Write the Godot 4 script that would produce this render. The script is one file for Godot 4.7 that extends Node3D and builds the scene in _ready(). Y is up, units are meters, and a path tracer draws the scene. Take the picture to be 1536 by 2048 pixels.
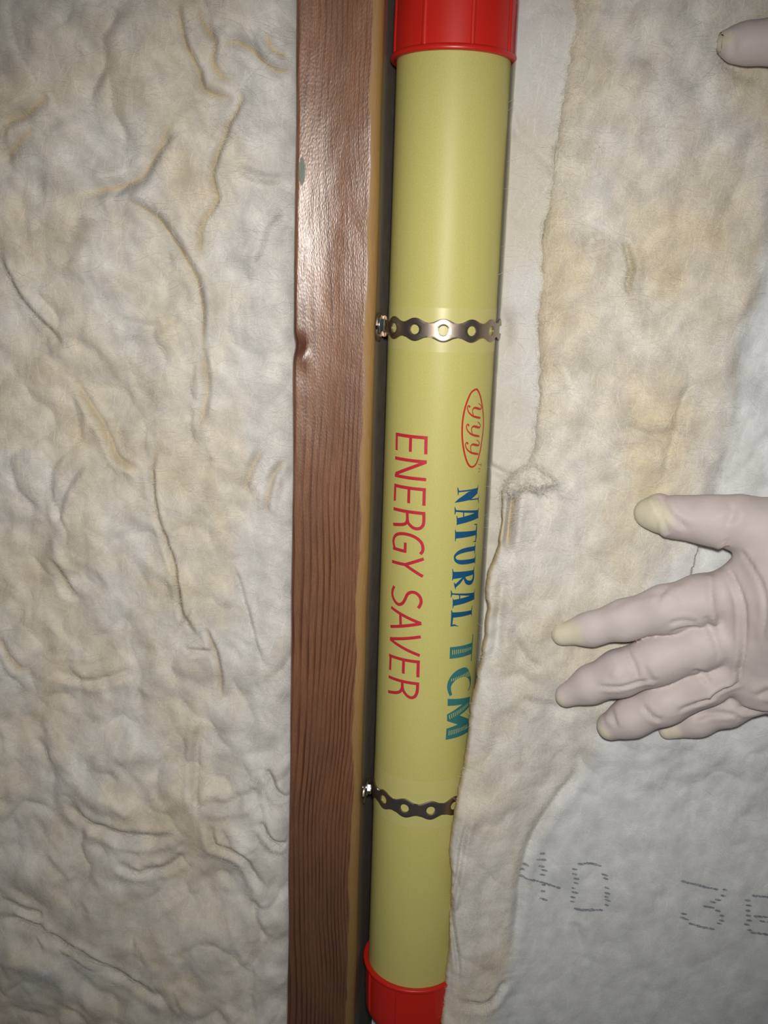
extends Node3D
# A stud bay with insulation batts, a printed paper tube strapped to the stud, and a gloved hand. Lengths below are millimetres; meshes are turned into metres when they are made.

const MM := 0.001
var M := {}
var taken := {}


# A height map over a rectangle of the wall, in millimetres.
class Field:
	var x0 := 0.0
	var y0 := 0.0
	var d := 1.0
	var nx := 0
	var ny := 0
	var z := PackedFloat32Array()
	var fold_tint := PackedFloat32Array()      # how strongly the ochre tint is laid along the fold lines

	func _init(xa: float, xb: float, ya: float, yb: float, step: float) -> void:
		x0 = xa
		y0 = ya
		d = step
		nx = int((xb - xa) / step) + 1
		ny = int((ya - yb) / step) + 1
		z.resize(nx * ny)
		fold_tint.resize(nx * ny)

	func at(x: float, y: float) -> float:
		var u := clampf((x - x0) / d, 0.0, nx - 1.001)
		var v := clampf((y0 - y) / d, 0.0, ny - 1.001)
		var i := int(u)
		var j := int(v)
		u -= i
		v -= j
		var k := j * nx + i
		return lerpf(lerpf(z[k], z[k + 1], u), lerpf(z[k + nx], z[k + nx + 1], u), v)

	# A fold along a line: a groove of the given width and depth, lips beside it, and one side (the right one on the way down) higher than the other by «step».
	func fold(line: Array, w: float, depth: float, lip := 0.0, step := 0.0, reach := 8.0, blunt := false, tint_weight := 0.0) -> void:
		var p := PackedVector2Array()
		for k in line.size() / 2:
			p.append(Vector2(line[2 * k], line[2 * k + 1]))
		var q := PackedVector2Array()
		for k in p.size() - 1:
			var a := p[maxi(k - 1, 0)]
			var e := p[mini(k + 2, p.size() - 1)]
			var parts := maxi(2, int(p[k].distance_to(p[k + 1]) / 4.0))
			for s in parts:
				q.append(p[k].cubic_interpolate(p[k + 1], a, e, float(s) / parts))
		q.append(p[p.size() - 1])
		var pad := maxf(4.5 * w, 3.0 * reach if step != 0.0 else 0.0)
		var lo := q[0]
		var hi := q[0]
		for v in q:
			lo = lo.min(v)
			hi = hi.max(v)
		var i0 := clampi(int((lo.x - pad - x0) / d), 0, nx - 1)
		var i1 := clampi(int((hi.x + pad - x0) / d) + 1, 0, nx - 1)
		var j0 := clampi(int((y0 - hi.y - pad) / d), 0, ny - 1)
		var j1 := clampi(int((y0 - lo.y + pad) / d) + 1, 0, ny - 1)
		var bw := i1 - i0 + 1
		var bh := j1 - j0 + 1
		var best := PackedFloat32Array()
		var along := PackedFloat32Array()
		best.resize(bw * bh)
		best.fill(1e6)
		along.resize(bw * bh)
		var n := q.size() - 1
		for s in n:
			var a := q[s]
			var ab := q[s + 1] - a
			var len2 := maxf(ab.length_squared(), 1e-6)
			var lo2 := a.min(q[s + 1])
			var hi2 := a.max(q[s + 1])
			for j in range(maxi(j0, int((y0 - hi2.y - pad) / d)), mini(j1, int((y0 - lo2.y + pad) / d) + 1) + 1):
				for i in range(maxi(i0, int((lo2.x - pad - x0) / d)), mini(i1, int((hi2.x + pad - x0) / d) + 1) + 1):
					var v := Vector2(x0 + i * d, y0 - j * d) - a
					var t := clampf(v.dot(ab) / len2, 0.0, 1.0)
					var off := v - ab * t
					var r := off.length()
					var k := (j - j0) * bw + i - i0
					if r < absf(best[k]):
						best[k] = r if ab.cross(v) > 0.0 else -r
						along[k] = (s + t) / n
		for j in bh:
			for i in bw:
				var k := j * bw + i
				var g := best[k]
				if absf(g) < pad:
					var u := along[k]
					var fade := 1.0 if blunt else smoothstep(0.0, 0.22, u) * smoothstep(1.0, 0.78, u)
					var h := -depth * exp(-(g / w) * (g / w))
					if lip != 0.0:
						var e := (absf(g) - 2.1 * w) / (1.3 * w)
						h += lip * exp(-e * e)
					if step != 0.0:
						h += 0.5 * step * (tanh(g / w) * exp(-absf(g) / reach))
					z[(j + j0) * nx + i + i0] += h * fade
					if tint_weight > 0.0:
						fold_tint[(j + j0) * nx + i + i0] += tint_weight * fade * exp(-pow(g / 1.0, 2.0))

	func lump(cx: float, cy: float, rx: float, ry: float, turn: float, h: float) -> void:
		var c := cos(turn)
		var s := sin(turn)
		var r := 2.4 * maxf(rx, ry)
		for j in range(clampi(int((y0 - cy - r) / d), 0, ny), clampi(int((y0 - cy + r) / d), 0, ny)):
			for i in range(clampi(int((cx - r - x0) / d), 0, nx), clampi(int((cx + r - x0) / d), 0, nx)):
				var x := x0 + i * d - cx
				var y := y0 - j * d - cy
				var u := (x * c + y * s) / rx
				var v := (y * c - x * s) / ry
				z[j * nx + i] += h * exp(-u * u - v * v)


# Distance to a body of tapered limbs on a grid, meshed as surface nets.
class Body:
	var lo := Vector3()
	var cell := 1.0
	var n := Vector3i()
	var f := PackedFloat32Array()

	func _init(a: Vector3, b: Vector3, size: float) -> void:
		lo = a
		cell = size
		n = Vector3i(((b - a) / size).ceil()) + Vector3i.ONE
		f.resize(n.x * n.y * n.z)
		f.fill(50.0)

	# chain: x, y, z, radius for each joint; flat squashes the limb towards the wall
	func chain(c: Array, k_own: float, k_join: float) -> void:
		var g := PackedFloat32Array()
		g.resize(f.size())
		g.fill(50.0)
		for b in c.size() / 4 - 1:
			var pa := Vector3(c[4 * b], c[4 * b + 1], c[4 * b + 2])
			var pb := Vector3(c[4 * b + 4], c[4 * b + 5], c[4 * b + 6])
			var ra: float = c[4 * b + 3]
			var rb: float = c[4 * b + 7]
			var pad := maxf(ra, rb) + 6.0
			var a := Vector3i(((pa.min(pb) - Vector3.ONE * pad - lo) / cell).floor()).clamp(Vector3i.ZERO, n - Vector3i.ONE)
			var e := Vector3i(((pa.max(pb) + Vector3.ONE * pad - lo) / cell).ceil()).clamp(Vector3i.ZERO, n - Vector3i.ONE)
			var ab := pb - pa
			var l2 := maxf(ab.length_squared(), 1e-6)
			for z in range(a.z, e.z + 1):
				for y in range(a.y, e.y + 1):
					var row := (z * n.y + y) * n.x
					for x in range(a.x, e.x + 1):
						var v := lo + Vector3(x, y, z) * cell - pa
						var t := clampf(v.dot(ab) / l2, 0.0, 1.0)
						var dist := (v - ab * t).length() - lerpf(ra, rb, t)
						var old := g[row + x]
						var h := maxf(k_own - absf(old - dist), 0.0) / k_own
						g[row + x] = minf(old, dist) - h * h * k_own * 0.25
		for i in f.size():
			var dist := g[i]
			if dist < 49.0:
				var old := f[i]
				var h := maxf(k_join - absf(old - dist), 0.0) / k_join
				f[i] = minf(old, dist) - h * h * k_join * 0.25

	# [points, outward normals, triangles]
	func net() -> Array:
		var P := PackedVector3Array()
		var N := PackedVector3Array()
		var I := PackedInt32Array()
		var at := PackedInt32Array()
		at.resize(f.size())
		at.fill(-1)
		var sx := 1
		var sy := n.x
		var sz := n.x * n.y
		var corner := [0, sx, sy, sx + sy, sz, sz + sx, sz + sy, sz + sx + sy]
		var edges := [[0, 1], [2, 3], [4, 5], [6, 7], [0, 2], [1, 3], [4, 6], [5, 7], [0, 4], [1, 5], [2, 6], [3, 7]]
		var limit := 2.0 * cell
		for z in n.z - 1:
			for y in n.y - 1:
				var k := z * sz + y * sy
				for x in n.x - 1:
					var v0 := f[k + x]
					if v0 > limit or v0 < -limit:
						continue
					var c := [v0, f[k + x + sx], f[k + x + sy], f[k + x + sx + sy], f[k + x + sz], f[k + x + sz + sx], f[k + x + sz + sy], f[k + x + sz + sx + sy]]
					var inside := 0
					for m in 8:
						if c[m] < 0.0:
							inside += 1
					if inside == 0 or inside == 8:
						continue
					var sum := Vector3()
					var cnt := 0
					for e in edges:
						var a: float = c[e[0]]
						var b: float = c[e[1]]
						if (a < 0.0) != (b < 0.0):
							var t := a / (a - b)
							var A := Vector3(e[0] & 1, (e[0] >> 1) & 1, e[0] >> 2)
							var B := Vector3(e[1] & 1, (e[1] >> 1) & 1, e[1] >> 2)
							sum += A.lerp(B, t)
							cnt += 1
					at[k + x] = P.size()
					P.append(lo + (Vector3(x, y, z) + sum / cnt) * cell)
					N.append(Vector3(c[1] + c[3] + c[5] + c[7] - c[0] - c[2] - c[4] - c[6], c[2] + c[3] + c[6] + c[7] - c[0] - c[1] - c[4] - c[5], c[4] + c[5] + c[6] + c[7] - c[0] - c[1] - c[2] - c[3]).normalized())
		var steps := [sx, sy, sz]
		for z in range(1, n.z - 1):
			for y in range(1, n.y - 1):
				for x in range(1, n.x - 1):
					var k := z * sz + y * sy + x
					var v0 := f[k]
					if v0 > limit or v0 < -limit:
						continue
					for ax in 3:
						var v1 := f[k + steps[ax]]
						if (v0 < 0.0) == (v1 < 0.0):
							continue
						var u: int = steps[(ax + 1) % 3]
						var w: int = steps[(ax + 2) % 3]
						var q := [at[k - u - w], at[k - w], at[k], at[k - u]]
						if q.min() < 0:
							continue
						if v0 < 0.0:
							I.append_array([q[0], q[2], q[1], q[0], q[3], q[2]])
						else:
							I.append_array([q[0], q[1], q[2], q[0], q[2], q[3]])
		return [P, N, I]


func _ready() -> void:
	# ---- camera, surroundings, light
	var cam := Camera3D.new()
	cam.name = "camera"
	cam.fov = rad_to_deg(2.0 * atan(1024.0 / 1900.0))
	cam.near = 0.01
	cam.far = 20.0
	add_child(cam)
	cam.position = Vector3(0, 0, 0.45)
	cam.basis = Basis(Vector3.UP, atan(132.0 / 1900.0)) * Basis(Vector3.RIGHT, -0.24872) * Basis(Vector3.BACK, 0.030465)
	cam.current = true
	var e := Environment.new()
	e.background_mode = Environment.BG_COLOR
	e.background_color = Color(0.72, 0.74, 0.78)
	e.background_energy_multiplier = 0.10
	e.tonemap_mode = Environment.TONE_MAPPER_LINEAR
	e.tonemap_exposure = 1.0
	e.sdfgi_enabled = true
	e.ssao_enabled = true
	e.ssil_enabled = true
	var we := WorldEnvironment.new()
	we.name = "surroundings"
	we.environment = e
	add_child(we)
	var flash := SpotLight3D.new()   # the flash of the camera that took the picture, just above its lens
	flash.name = "camera_flash"
	flash.light_energy = 0.235
	flash.light_color = Color(1.0, 0.975, 0.94)
	flash.light_size = 0.012
	flash.spot_angle = 44.0
	flash.spot_angle_attenuation = 1.0
	flash.spot_range = 8.0
	flash.spot_attenuation = 2.0
	flash.shadow_enabled = true
	add_child(flash)
	flash.position = Vector3(0.004, 0.031, 0.452)
	flash.look_at_from_position(flash.position, Vector3(-0.031, -0.122, 0.0))

	materials()
	make_wall()
	make_left_batt()
	make_strip_batt()
	make_right_batt()
	make_stud()
	make_tube()
	make_straps()
	make_person()


# ---------------------------------------------------------------- helpers

func numbered(called: String) -> String:
	var k: int = taken.get(called, 0)
	taken[called] = k + 1
	return called if k == 0 else "%s_%03d" % [called, k]


func tag(o: Node3D, label: String, category: String, group := "") -> void:
	o.set_meta("label", label)
	o.set_meta("category", category)
	if group:
		o.set_meta("group", group)


func thing(called: String, label: String, category: String, group := "") -> Node3D:
	var o := Node3D.new()
	o.name = numbered(called)
	add_child(o, true)
	tag(o, label, category, group)
	return o


func obj(called: String, mesh: Mesh, mat: Material, parent: Node = self) -> MeshInstance3D:
	var o := MeshInstance3D.new()
	o.name = numbered(called) if parent == self else called
	o.mesh = mesh
	o.material_override = mat
	parent.add_child(o, true)
	return o


func noise(s: int, wavelength: float, octaves := 3) -> FastNoiseLite:
	var n := FastNoiseLite.new()
	n.seed = s
	n.noise_type = FastNoiseLite.TYPE_SIMPLEX_SMOOTH
	n.frequency = 1.0 / wavelength
	n.fractal_type = FastNoiseLite.FRACTAL_FBM if octaves > 1 else FastNoiseLite.FRACTAL_NONE
	n.fractal_octaves = octaves
	return n


func arrays(P: PackedVector3Array, N: PackedVector3Array, I: PackedInt32Array, C := PackedColorArray(), UV := PackedVector2Array()) -> ArrayMesh:
	var a := []
	a.resize(Mesh.ARRAY_MAX)
	a[Mesh.ARRAY_VERTEX] = Transform3D(Basis.from_scale(Vector3.ONE * MM), Vector3.ZERO) * P
	a[Mesh.ARRAY_NORMAL] = N
	a[Mesh.ARRAY_INDEX] = I
	if C.size():
		a[Mesh.ARRAY_COLOR] = C
	if UV.size():
		a[Mesh.ARRAY_TEX_UV] = UV
	var m := ArrayMesh.new()
	m.add_surface_from_arrays(Mesh.PRIMITIVE_TRIANGLES, a)
	return m


# A sheet of nu x nv points, u running right and v running down as seen from outside.
func sheet(P: PackedVector3Array, nu: int, nv: int, wrap := false, C := PackedColorArray(), UV := PackedVector2Array()) -> ArrayMesh:
	var N := PackedVector3Array()
	N.resize(P.size())
	for j in nv:
		var ja := maxi(j - 1, 0) * nu
		var jb := mini(j + 1, nv - 1) * nu
		for i in nu:
			var ia := i - 1 if i > 0 else (nu - 2 if wrap else 0)
			var ib := i + 1 if i < nu - 1 else (1 if wrap else nu - 1)
			N[j * nu + i] = (P[jb + i] - P[ja + i]).cross(P[j * nu + ib] - P[j * nu + ia]).normalized()
	var I := PackedInt32Array()
	I.resize((nu - 1) * (nv - 1) * 6)
	var k := 0
	for j in nv - 1:
		for i in nu - 1:
			var q := j * nu + i
			I[k] = q
			I[k + 1] = q + 1
			I[k + 2] = q + nu + 1
			I[k + 3] = q
			I[k + 4] = q + nu + 1
			I[k + 5] = q + nu
			k += 6
	return arrays(P, N, I, C, UV)


# A turned profile (radius, height pairs, from the top down) round the y axis.
func lathe(profile: Array, around := 64) -> ArrayMesh:
	var P := PackedVector3Array()
	for k in profile.size() / 2:
		for i in around + 1:
			var t := TAU * i / around
			P.append(Vector3(sin(t) * profile[2 * k], profile[2 * k + 1], cos(t) * profile[2 * k]))
	return sheet(P, around + 1, profile.size() / 2, true)


func fill(st: SurfaceTool, a: Vector3, b: Vector3, c: Vector3, d: Vector3) -> void:
	for v: Vector3 in [a, b, c, a, c, d]:
		st.add_vertex(v * MM)


func tool() -> SurfaceTool:
	var st := SurfaceTool.new()
	st.begin(Mesh.PRIMITIVE_TRIANGLES)
	return st


func box(x: float, y: float, z: float, bevel: float) -> ArrayMesh:
	var st := tool()
	var h := Vector3(x, y, z) / 2.0
	var ring := []
	for s in [[-1, -1], [1, -1], [1, 1], [-1, 1]]:
		ring.append(s)
	var levels := [[-h.z, bevel], [-h.z + bevel, 0.0], [h.z - bevel, 0.0], [h.z, bevel]]
	var rows := []
	for l in levels:
		var row := []
		for s in ring:
			row.append(Vector3(s[0] * (h.x - l[1]), s[1] * (h.y - l[1]), l[0]))
		rows.append(row)
	st.set_smooth_group(-1)
	for r in 3:
		for k in 4:
			var m := (k + 1) % 4
			fill(st, rows[r][k], rows[r + 1][k], rows[r + 1][m], rows[r][m])
	fill(st, rows[3][0], rows[3][3], rows[3][2], rows[3][1])
	fill(st, rows[0][0], rows[0][1], rows[0][2], rows[0][3])
	st.generate_normals()
	return st.commit()


# ---------------------------------------------------------------- materials

func plain(c: Color, rough: float, metal := 0.0) -> StandardMaterial3D:
	var m := StandardMaterial3D.new()
	m.albedo_color = c
	m.roughness = rough
	m.metallic = metal
	return m


func fibre_picture() -> Array:
	var n := 1024
	var rng := RandomNumberGenerator.new()
	rng.seed = 11
	var g := PackedFloat32Array()
	g.resize(n * n)
	g.fill(0.42)
	for k in 7000:
		var x := rng.randf() * n
		var y := rng.randf() * n
		var t := rng.randf() * TAU
		var bend := rng.randfn(0.0, 0.014)
		var v := rng.randf_range(-0.02, 0.3)
		var half := rng.randi() % 3
		for s in int(rng.randf_range(40, 190)):
			x += cos(t)
			y += sin(t)
			t += bend
			for w in half + 1:
				var q := posmod(int(y) + w, n) * n + posmod(int(x), n)
				g[q] = clampf(lerpf(g[q], 0.45 + v, 0.3), 0.0, 1.0)
	var height := PackedByteArray()
	var tone := PackedByteArray()
	height.resize(n * n)
	tone.resize(n * n)
	for i in n * n:
		height[i] = int(g[i] * 255.0)
		tone[i] = int(clampf(0.90 + 0.26 * (g[i] - 0.5), 0.0, 1.0) * 255.0)
	return [ImageTexture.create_from_image(Image.create_from_data(n, n, false, Image.FORMAT_L8, height)), ImageTexture.create_from_image(Image.create_from_data(n, n, false, Image.FORMAT_L8, tone))]


func materials() -> void:
	var fibre := fibre_picture()
	var wool := plain(Color.WHITE, 1.0)
	wool.vertex_color_use_as_albedo = true
	wool.albedo_texture = fibre[1]
	wool.uv1_triplanar = true
	wool.uv1_world_triplanar = true
	wool.uv1_scale = Vector3.ONE * 13.0
	wool.heightmap_enabled = true
	wool.heightmap_texture = fibre[0]
	wool.heightmap_scale = 0.022
	wool.metallic_specular = 0.25
	wool.rim_enabled = true
	wool.rim = 0.12
	wool.subsurf_scatter_enabled = true
	wool.subsurf_scatter_strength = 0.1
	M.wool = wool
	var strand := plain(Color.WHITE, 0.4)
	strand.vertex_color_use_as_albedo = true
	strand.backlight_enabled = true
	strand.backlight = Color(0.4, 0.4, 0.38)
	M.strand = strand
	M.board = plain(Color(0.45, 0.42, 0.38), 0.9)
	M.steel = plain(Color(0.66, 0.61, 0.56), 0.38, 1.0)
	M.zinc = plain(Color(0.78, 0.8, 0.82), 0.22, 1.0)
	M.red_plastic = plain(Color(0.77, 0.13, 0.085), 0.36)
	M.red_ink = plain(Color(0.72, 0.16, 0.22), 0.5)
	M.oval_ink = plain(Color(0.72, 0.2, 0.14), 0.5)
	M.blue_ink = plain(Color(0.07, 0.32, 0.48), 0.5)
	M.teal_ink = plain(Color(0.20, 0.45, 0.46), 0.5)
	M.stamp_ink = plain(Color(0.52, 0.54, 0.58), 0.95)
	M.stripe = plain(Color(0.73, 0.71, 0.43), 0.5)
	var paper := NoiseTexture2D.new()
	paper.width = 512
	paper.height = 512
	paper.seamless = true
	paper.noise = noise(5, 9.0, 4)
	var ramp := Gradient.new()
	ramp.set_color(0, Color(0.93, 0.93, 0.9))
	ramp.set_color(1, Color(1, 1, 1))
	paper.color_ramp = ramp
	var card := plain(Color(0.765, 0.745, 0.455), 0.46)
	card.albedo_texture = paper
	card.uv1_scale = Vector3(3, 9, 1)
	card.metallic_specular = 0.4
	M.card = card
	var tape := plain(Color(0.75, 0.73, 0.46), 0.36)
	M.tape = tape
	var glove := plain(Color.WHITE, 0.55)
	glove.vertex_color_use_as_albedo = true
	glove.metallic_specular = 0.35
	M.glove = glove
	M.wood = wood()


func wood() -> StandardMaterial3D:
	var w := 512
	var h := 2048
	var bend := noise(21, 130.0, 2)
	var fine := noise(22, 1.0, 3)
	var blotch := noise(23, 26.0, 3)
	var fleck := noise(24, 1.1, 2)
	var col := PackedByteArray()
	var hei := PackedByteArray()
	var rou := PackedByteArray()
	col.resize(w * h * 3)
	hei.resize(w * h)
	rou.resize(w * h)
	for j in h:
		var y := 140.0 - 640.0 * j / h            # millimetres up the stud
		var bow := 5.0 * exp(-pow((y + 60.0) / 120.0, 2.0)) - 3.0 * exp(-pow((y + 330.0) / 110.0, 2.0))
		for i in w:
			var p := 80.0 * i / w - 20.0           # millimetres across, from the left edge of the front face
			var q := p - bow * clampf(p / 20.0, 0.0, 1.0) + 2.8 * bend.get_noise_2d(p * 1.5, y * 0.8) + 0.8 * blotch.get_noise_2d(p * 1.5 + 30.0, y * 0.3)
			var ring := pow(maxf(q + 6.0, 0.0) / 11.5, 1.45) * 2.3
			var part := ring - floorf(ring)
			var late := smoothstep(0.45, 0.93, part) * smoothstep(1.0, 0.94, part)
			late *= 0.45 + 0.35 * smoothstep(0.0, -200.0, y) + 0.9 * blotch.get_noise_2d(p * 2.0, y * 0.4)
			var f := fine.get_noise_2d(p * 2.2, y * 0.07)
			var s := fleck.get_noise_2d(p * 1.3, y * 0.55)
			var b := blotch.get_noise_2d(p * 1.2 + 90.0, y * 0.35)
			var c := Vector3(0.478, 0.332, 0.238) + Vector3(0.075, 0.055, 0.042) * (0.9 * f + 0.35 * s) + Vector3(0.05, 0.025, 0.01) * b
			c = c.lerp(Vector3(0.30, 0.165, 0.115), clampf(late * 0.8, 0.0, 1.0))
			var sap := smoothstep(33.4, 34.6, p + 1.3 * bend.get_noise_2d(40.0, y * 2.6) + 0.5 * f)   # pale sapwood along the right arris
			c = c.lerp(Vector3(0.57, 0.44, 0.25) + Vector3(0.05, 0.045, 0.03) * f, sap)
			var side := smoothstep(41.5, 44.5, p + 2.0 * bend.get_noise_2d(80.0, y * 1.7) + 1.1 * f)  # grey of the side face in shade, put into the wood colour
			c = c.lerp(Vector3(0.56, 0.52, 0.48) + Vector3(0.06, 0.055, 0.05) * f, side)
			# a knot by the left edge and an old smear of grey-green paint
			var kx := (p - 2.5) / 4.0
			var ky := (y + 36.5) / 5.5
			c = c.lerp(Vector3(0.30, 0.155, 0.12), 0.75 * exp(-kx * kx - ky * ky))
			var gx := (p - 2.7 + 0.4 * f) / 1.5
			var gy := (y - 42.5) / 6.2
			var green := smoothstep(1.15, 0.75, gx * gx + gy * gy)
			c = c.lerp(Vector3(0.33, 0.37, 0.31), green)
			c *= 1.0 - 0.17 * smoothstep(-110.0, -400.0, y)      # the wood colour is darker towards the foot
			rou[j * w + i] = int(clampf(0.345 + 0.05 * f + 0.35 * sap + 0.2 * green, 0.0, 1.0) * 255.0)
			var at := (j * w + i) * 3
			col[at] = int(clampf(c.x, 0.0, 1.0) * 255.0)
			col[at + 1] = int(clampf(c.y, 0.0, 1.0) * 255.0)
			col[at + 2] = int(clampf(c.z, 0.0, 1.0) * 255.0)
			hei[j * w + i] = int(clampf(0.55 + 0.18 * f + 0.30 * s * (1.0 - 0.6 * sap) + 0.16 * late, 0.0, 1.0) * 255.0)
	var m := plain(Color.WHITE, 1.0)
	m.albedo_texture = ImageTexture.create_from_image(Image.create_from_data(w, h, false, Image.FORMAT_RGB8, col))
	m.heightmap_enabled = true
	m.heightmap_texture = ImageTexture.create_from_image(Image.create_from_data(w, h, false, Image.FORMAT_L8, hei))
	m.heightmap_scale = 0.0105
	m.metallic_specular = 0.57
	m.roughness_texture = ImageTexture.create_from_image(Image.create_from_data(w, h, false, Image.FORMAT_L8, rou))
	m.roughness_texture_channel = BaseMaterial3D.TEXTURE_CHANNEL_RED
	return m


# ---------------------------------------------------------------- the setting

func make_wall() -> void:
	var o := obj("wall_back", box(680.0, 720.0, 12.0, 0.5), M.board)
	o.position = Vector3(-30, -170, -101) * MM
	o.set_meta("kind", "structure")


# ---------------------------------------------------------------- insulation

func strands(parent: Node3D, spots: PackedVector3Array, normals: PackedVector3Array, tones: PackedColorArray, count: int, s: int, keep_out := PackedFloat32Array()) -> void:
	# one strand: a thin, slightly arched ribbon, 1 mm long before it is scaled
	var SP := PackedVector3Array()
	for k in 6:
		var u := k / 5.0
		for v in 3:
			SP.append(Vector3(u - 0.5, 0.15 * sin(u * 2.6) + 0.0037 * (1 - v) * (1.0 - 0.7 * absf(2.0 * u - 1.0)), 0.045 * sin(u * PI) + (0.0022 if v == 1 else 0.0)))
	var turned := PackedVector3Array()
	for v in 3:
		for k in 6:
			turned.append(SP[k * 3 + v] / MM)
	var strand_mesh := sheet(turned, 6, 3)
	var mm := MultiMesh.new()
	mm.transform_format = MultiMesh.TRANSFORM_3D
	mm.use_colors = true
	mm.mesh = strand_mesh
	mm.instance_count = count
	var comb := noise(s + 100, 45.0, 2)
	var rng := RandomNumberGenerator.new()
	rng.seed = s
	for i in count:
		var k := rng.randi() % spots.size()
		while keep_out.size() and keep_out[k] > rng.randf():
			k = rng.randi() % spots.size()
		var nrm := normals[k]
		var t := nrm.cross(Vector3(0, 0, 1).rotated(Vector3.RIGHT, 0.3).cross(nrm) + Vector3(0.001, 0, 0)).normalized()
		t = t.rotated(nrm, 0.9 * TAU * comb.get_noise_2d(spots[k].x, spots[k].y) + rng.randfn(0.0, 0.75))
		t = (t + nrm * rng.randfn(0.0, 0.035)).normalized()
		var size := rng.randf_range(6.0, 17.0)
		var b := Basis(t, nrm.cross(t).normalized() * (1.0 if rng.randf() < 0.5 else -1.0), nrm) * size
		mm.set_instance_transform(i, Transform3D(b, spots[k] + nrm * rng.randf_range(0.0, 0.35)).scaled(Vector3.ONE * MM))
		mm.set_instance_color(i, (tones[k] * 1.04).lerp(Color(0.86, 0.85, 0.82), rng.randf() * 0.5))
	var o := MultiMeshInstance3D.new()
	o.name = "loose_fibres"
	o.multimesh = mm
	o.material_override = M.strand
	o.set_meta("kind", "stuff")
	parent.add_child(o, true)


func mix(a: Color, b: Color, t: float) -> Color:
	return a.lerp(b, clampf(t, 0.0, 1.0))


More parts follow.
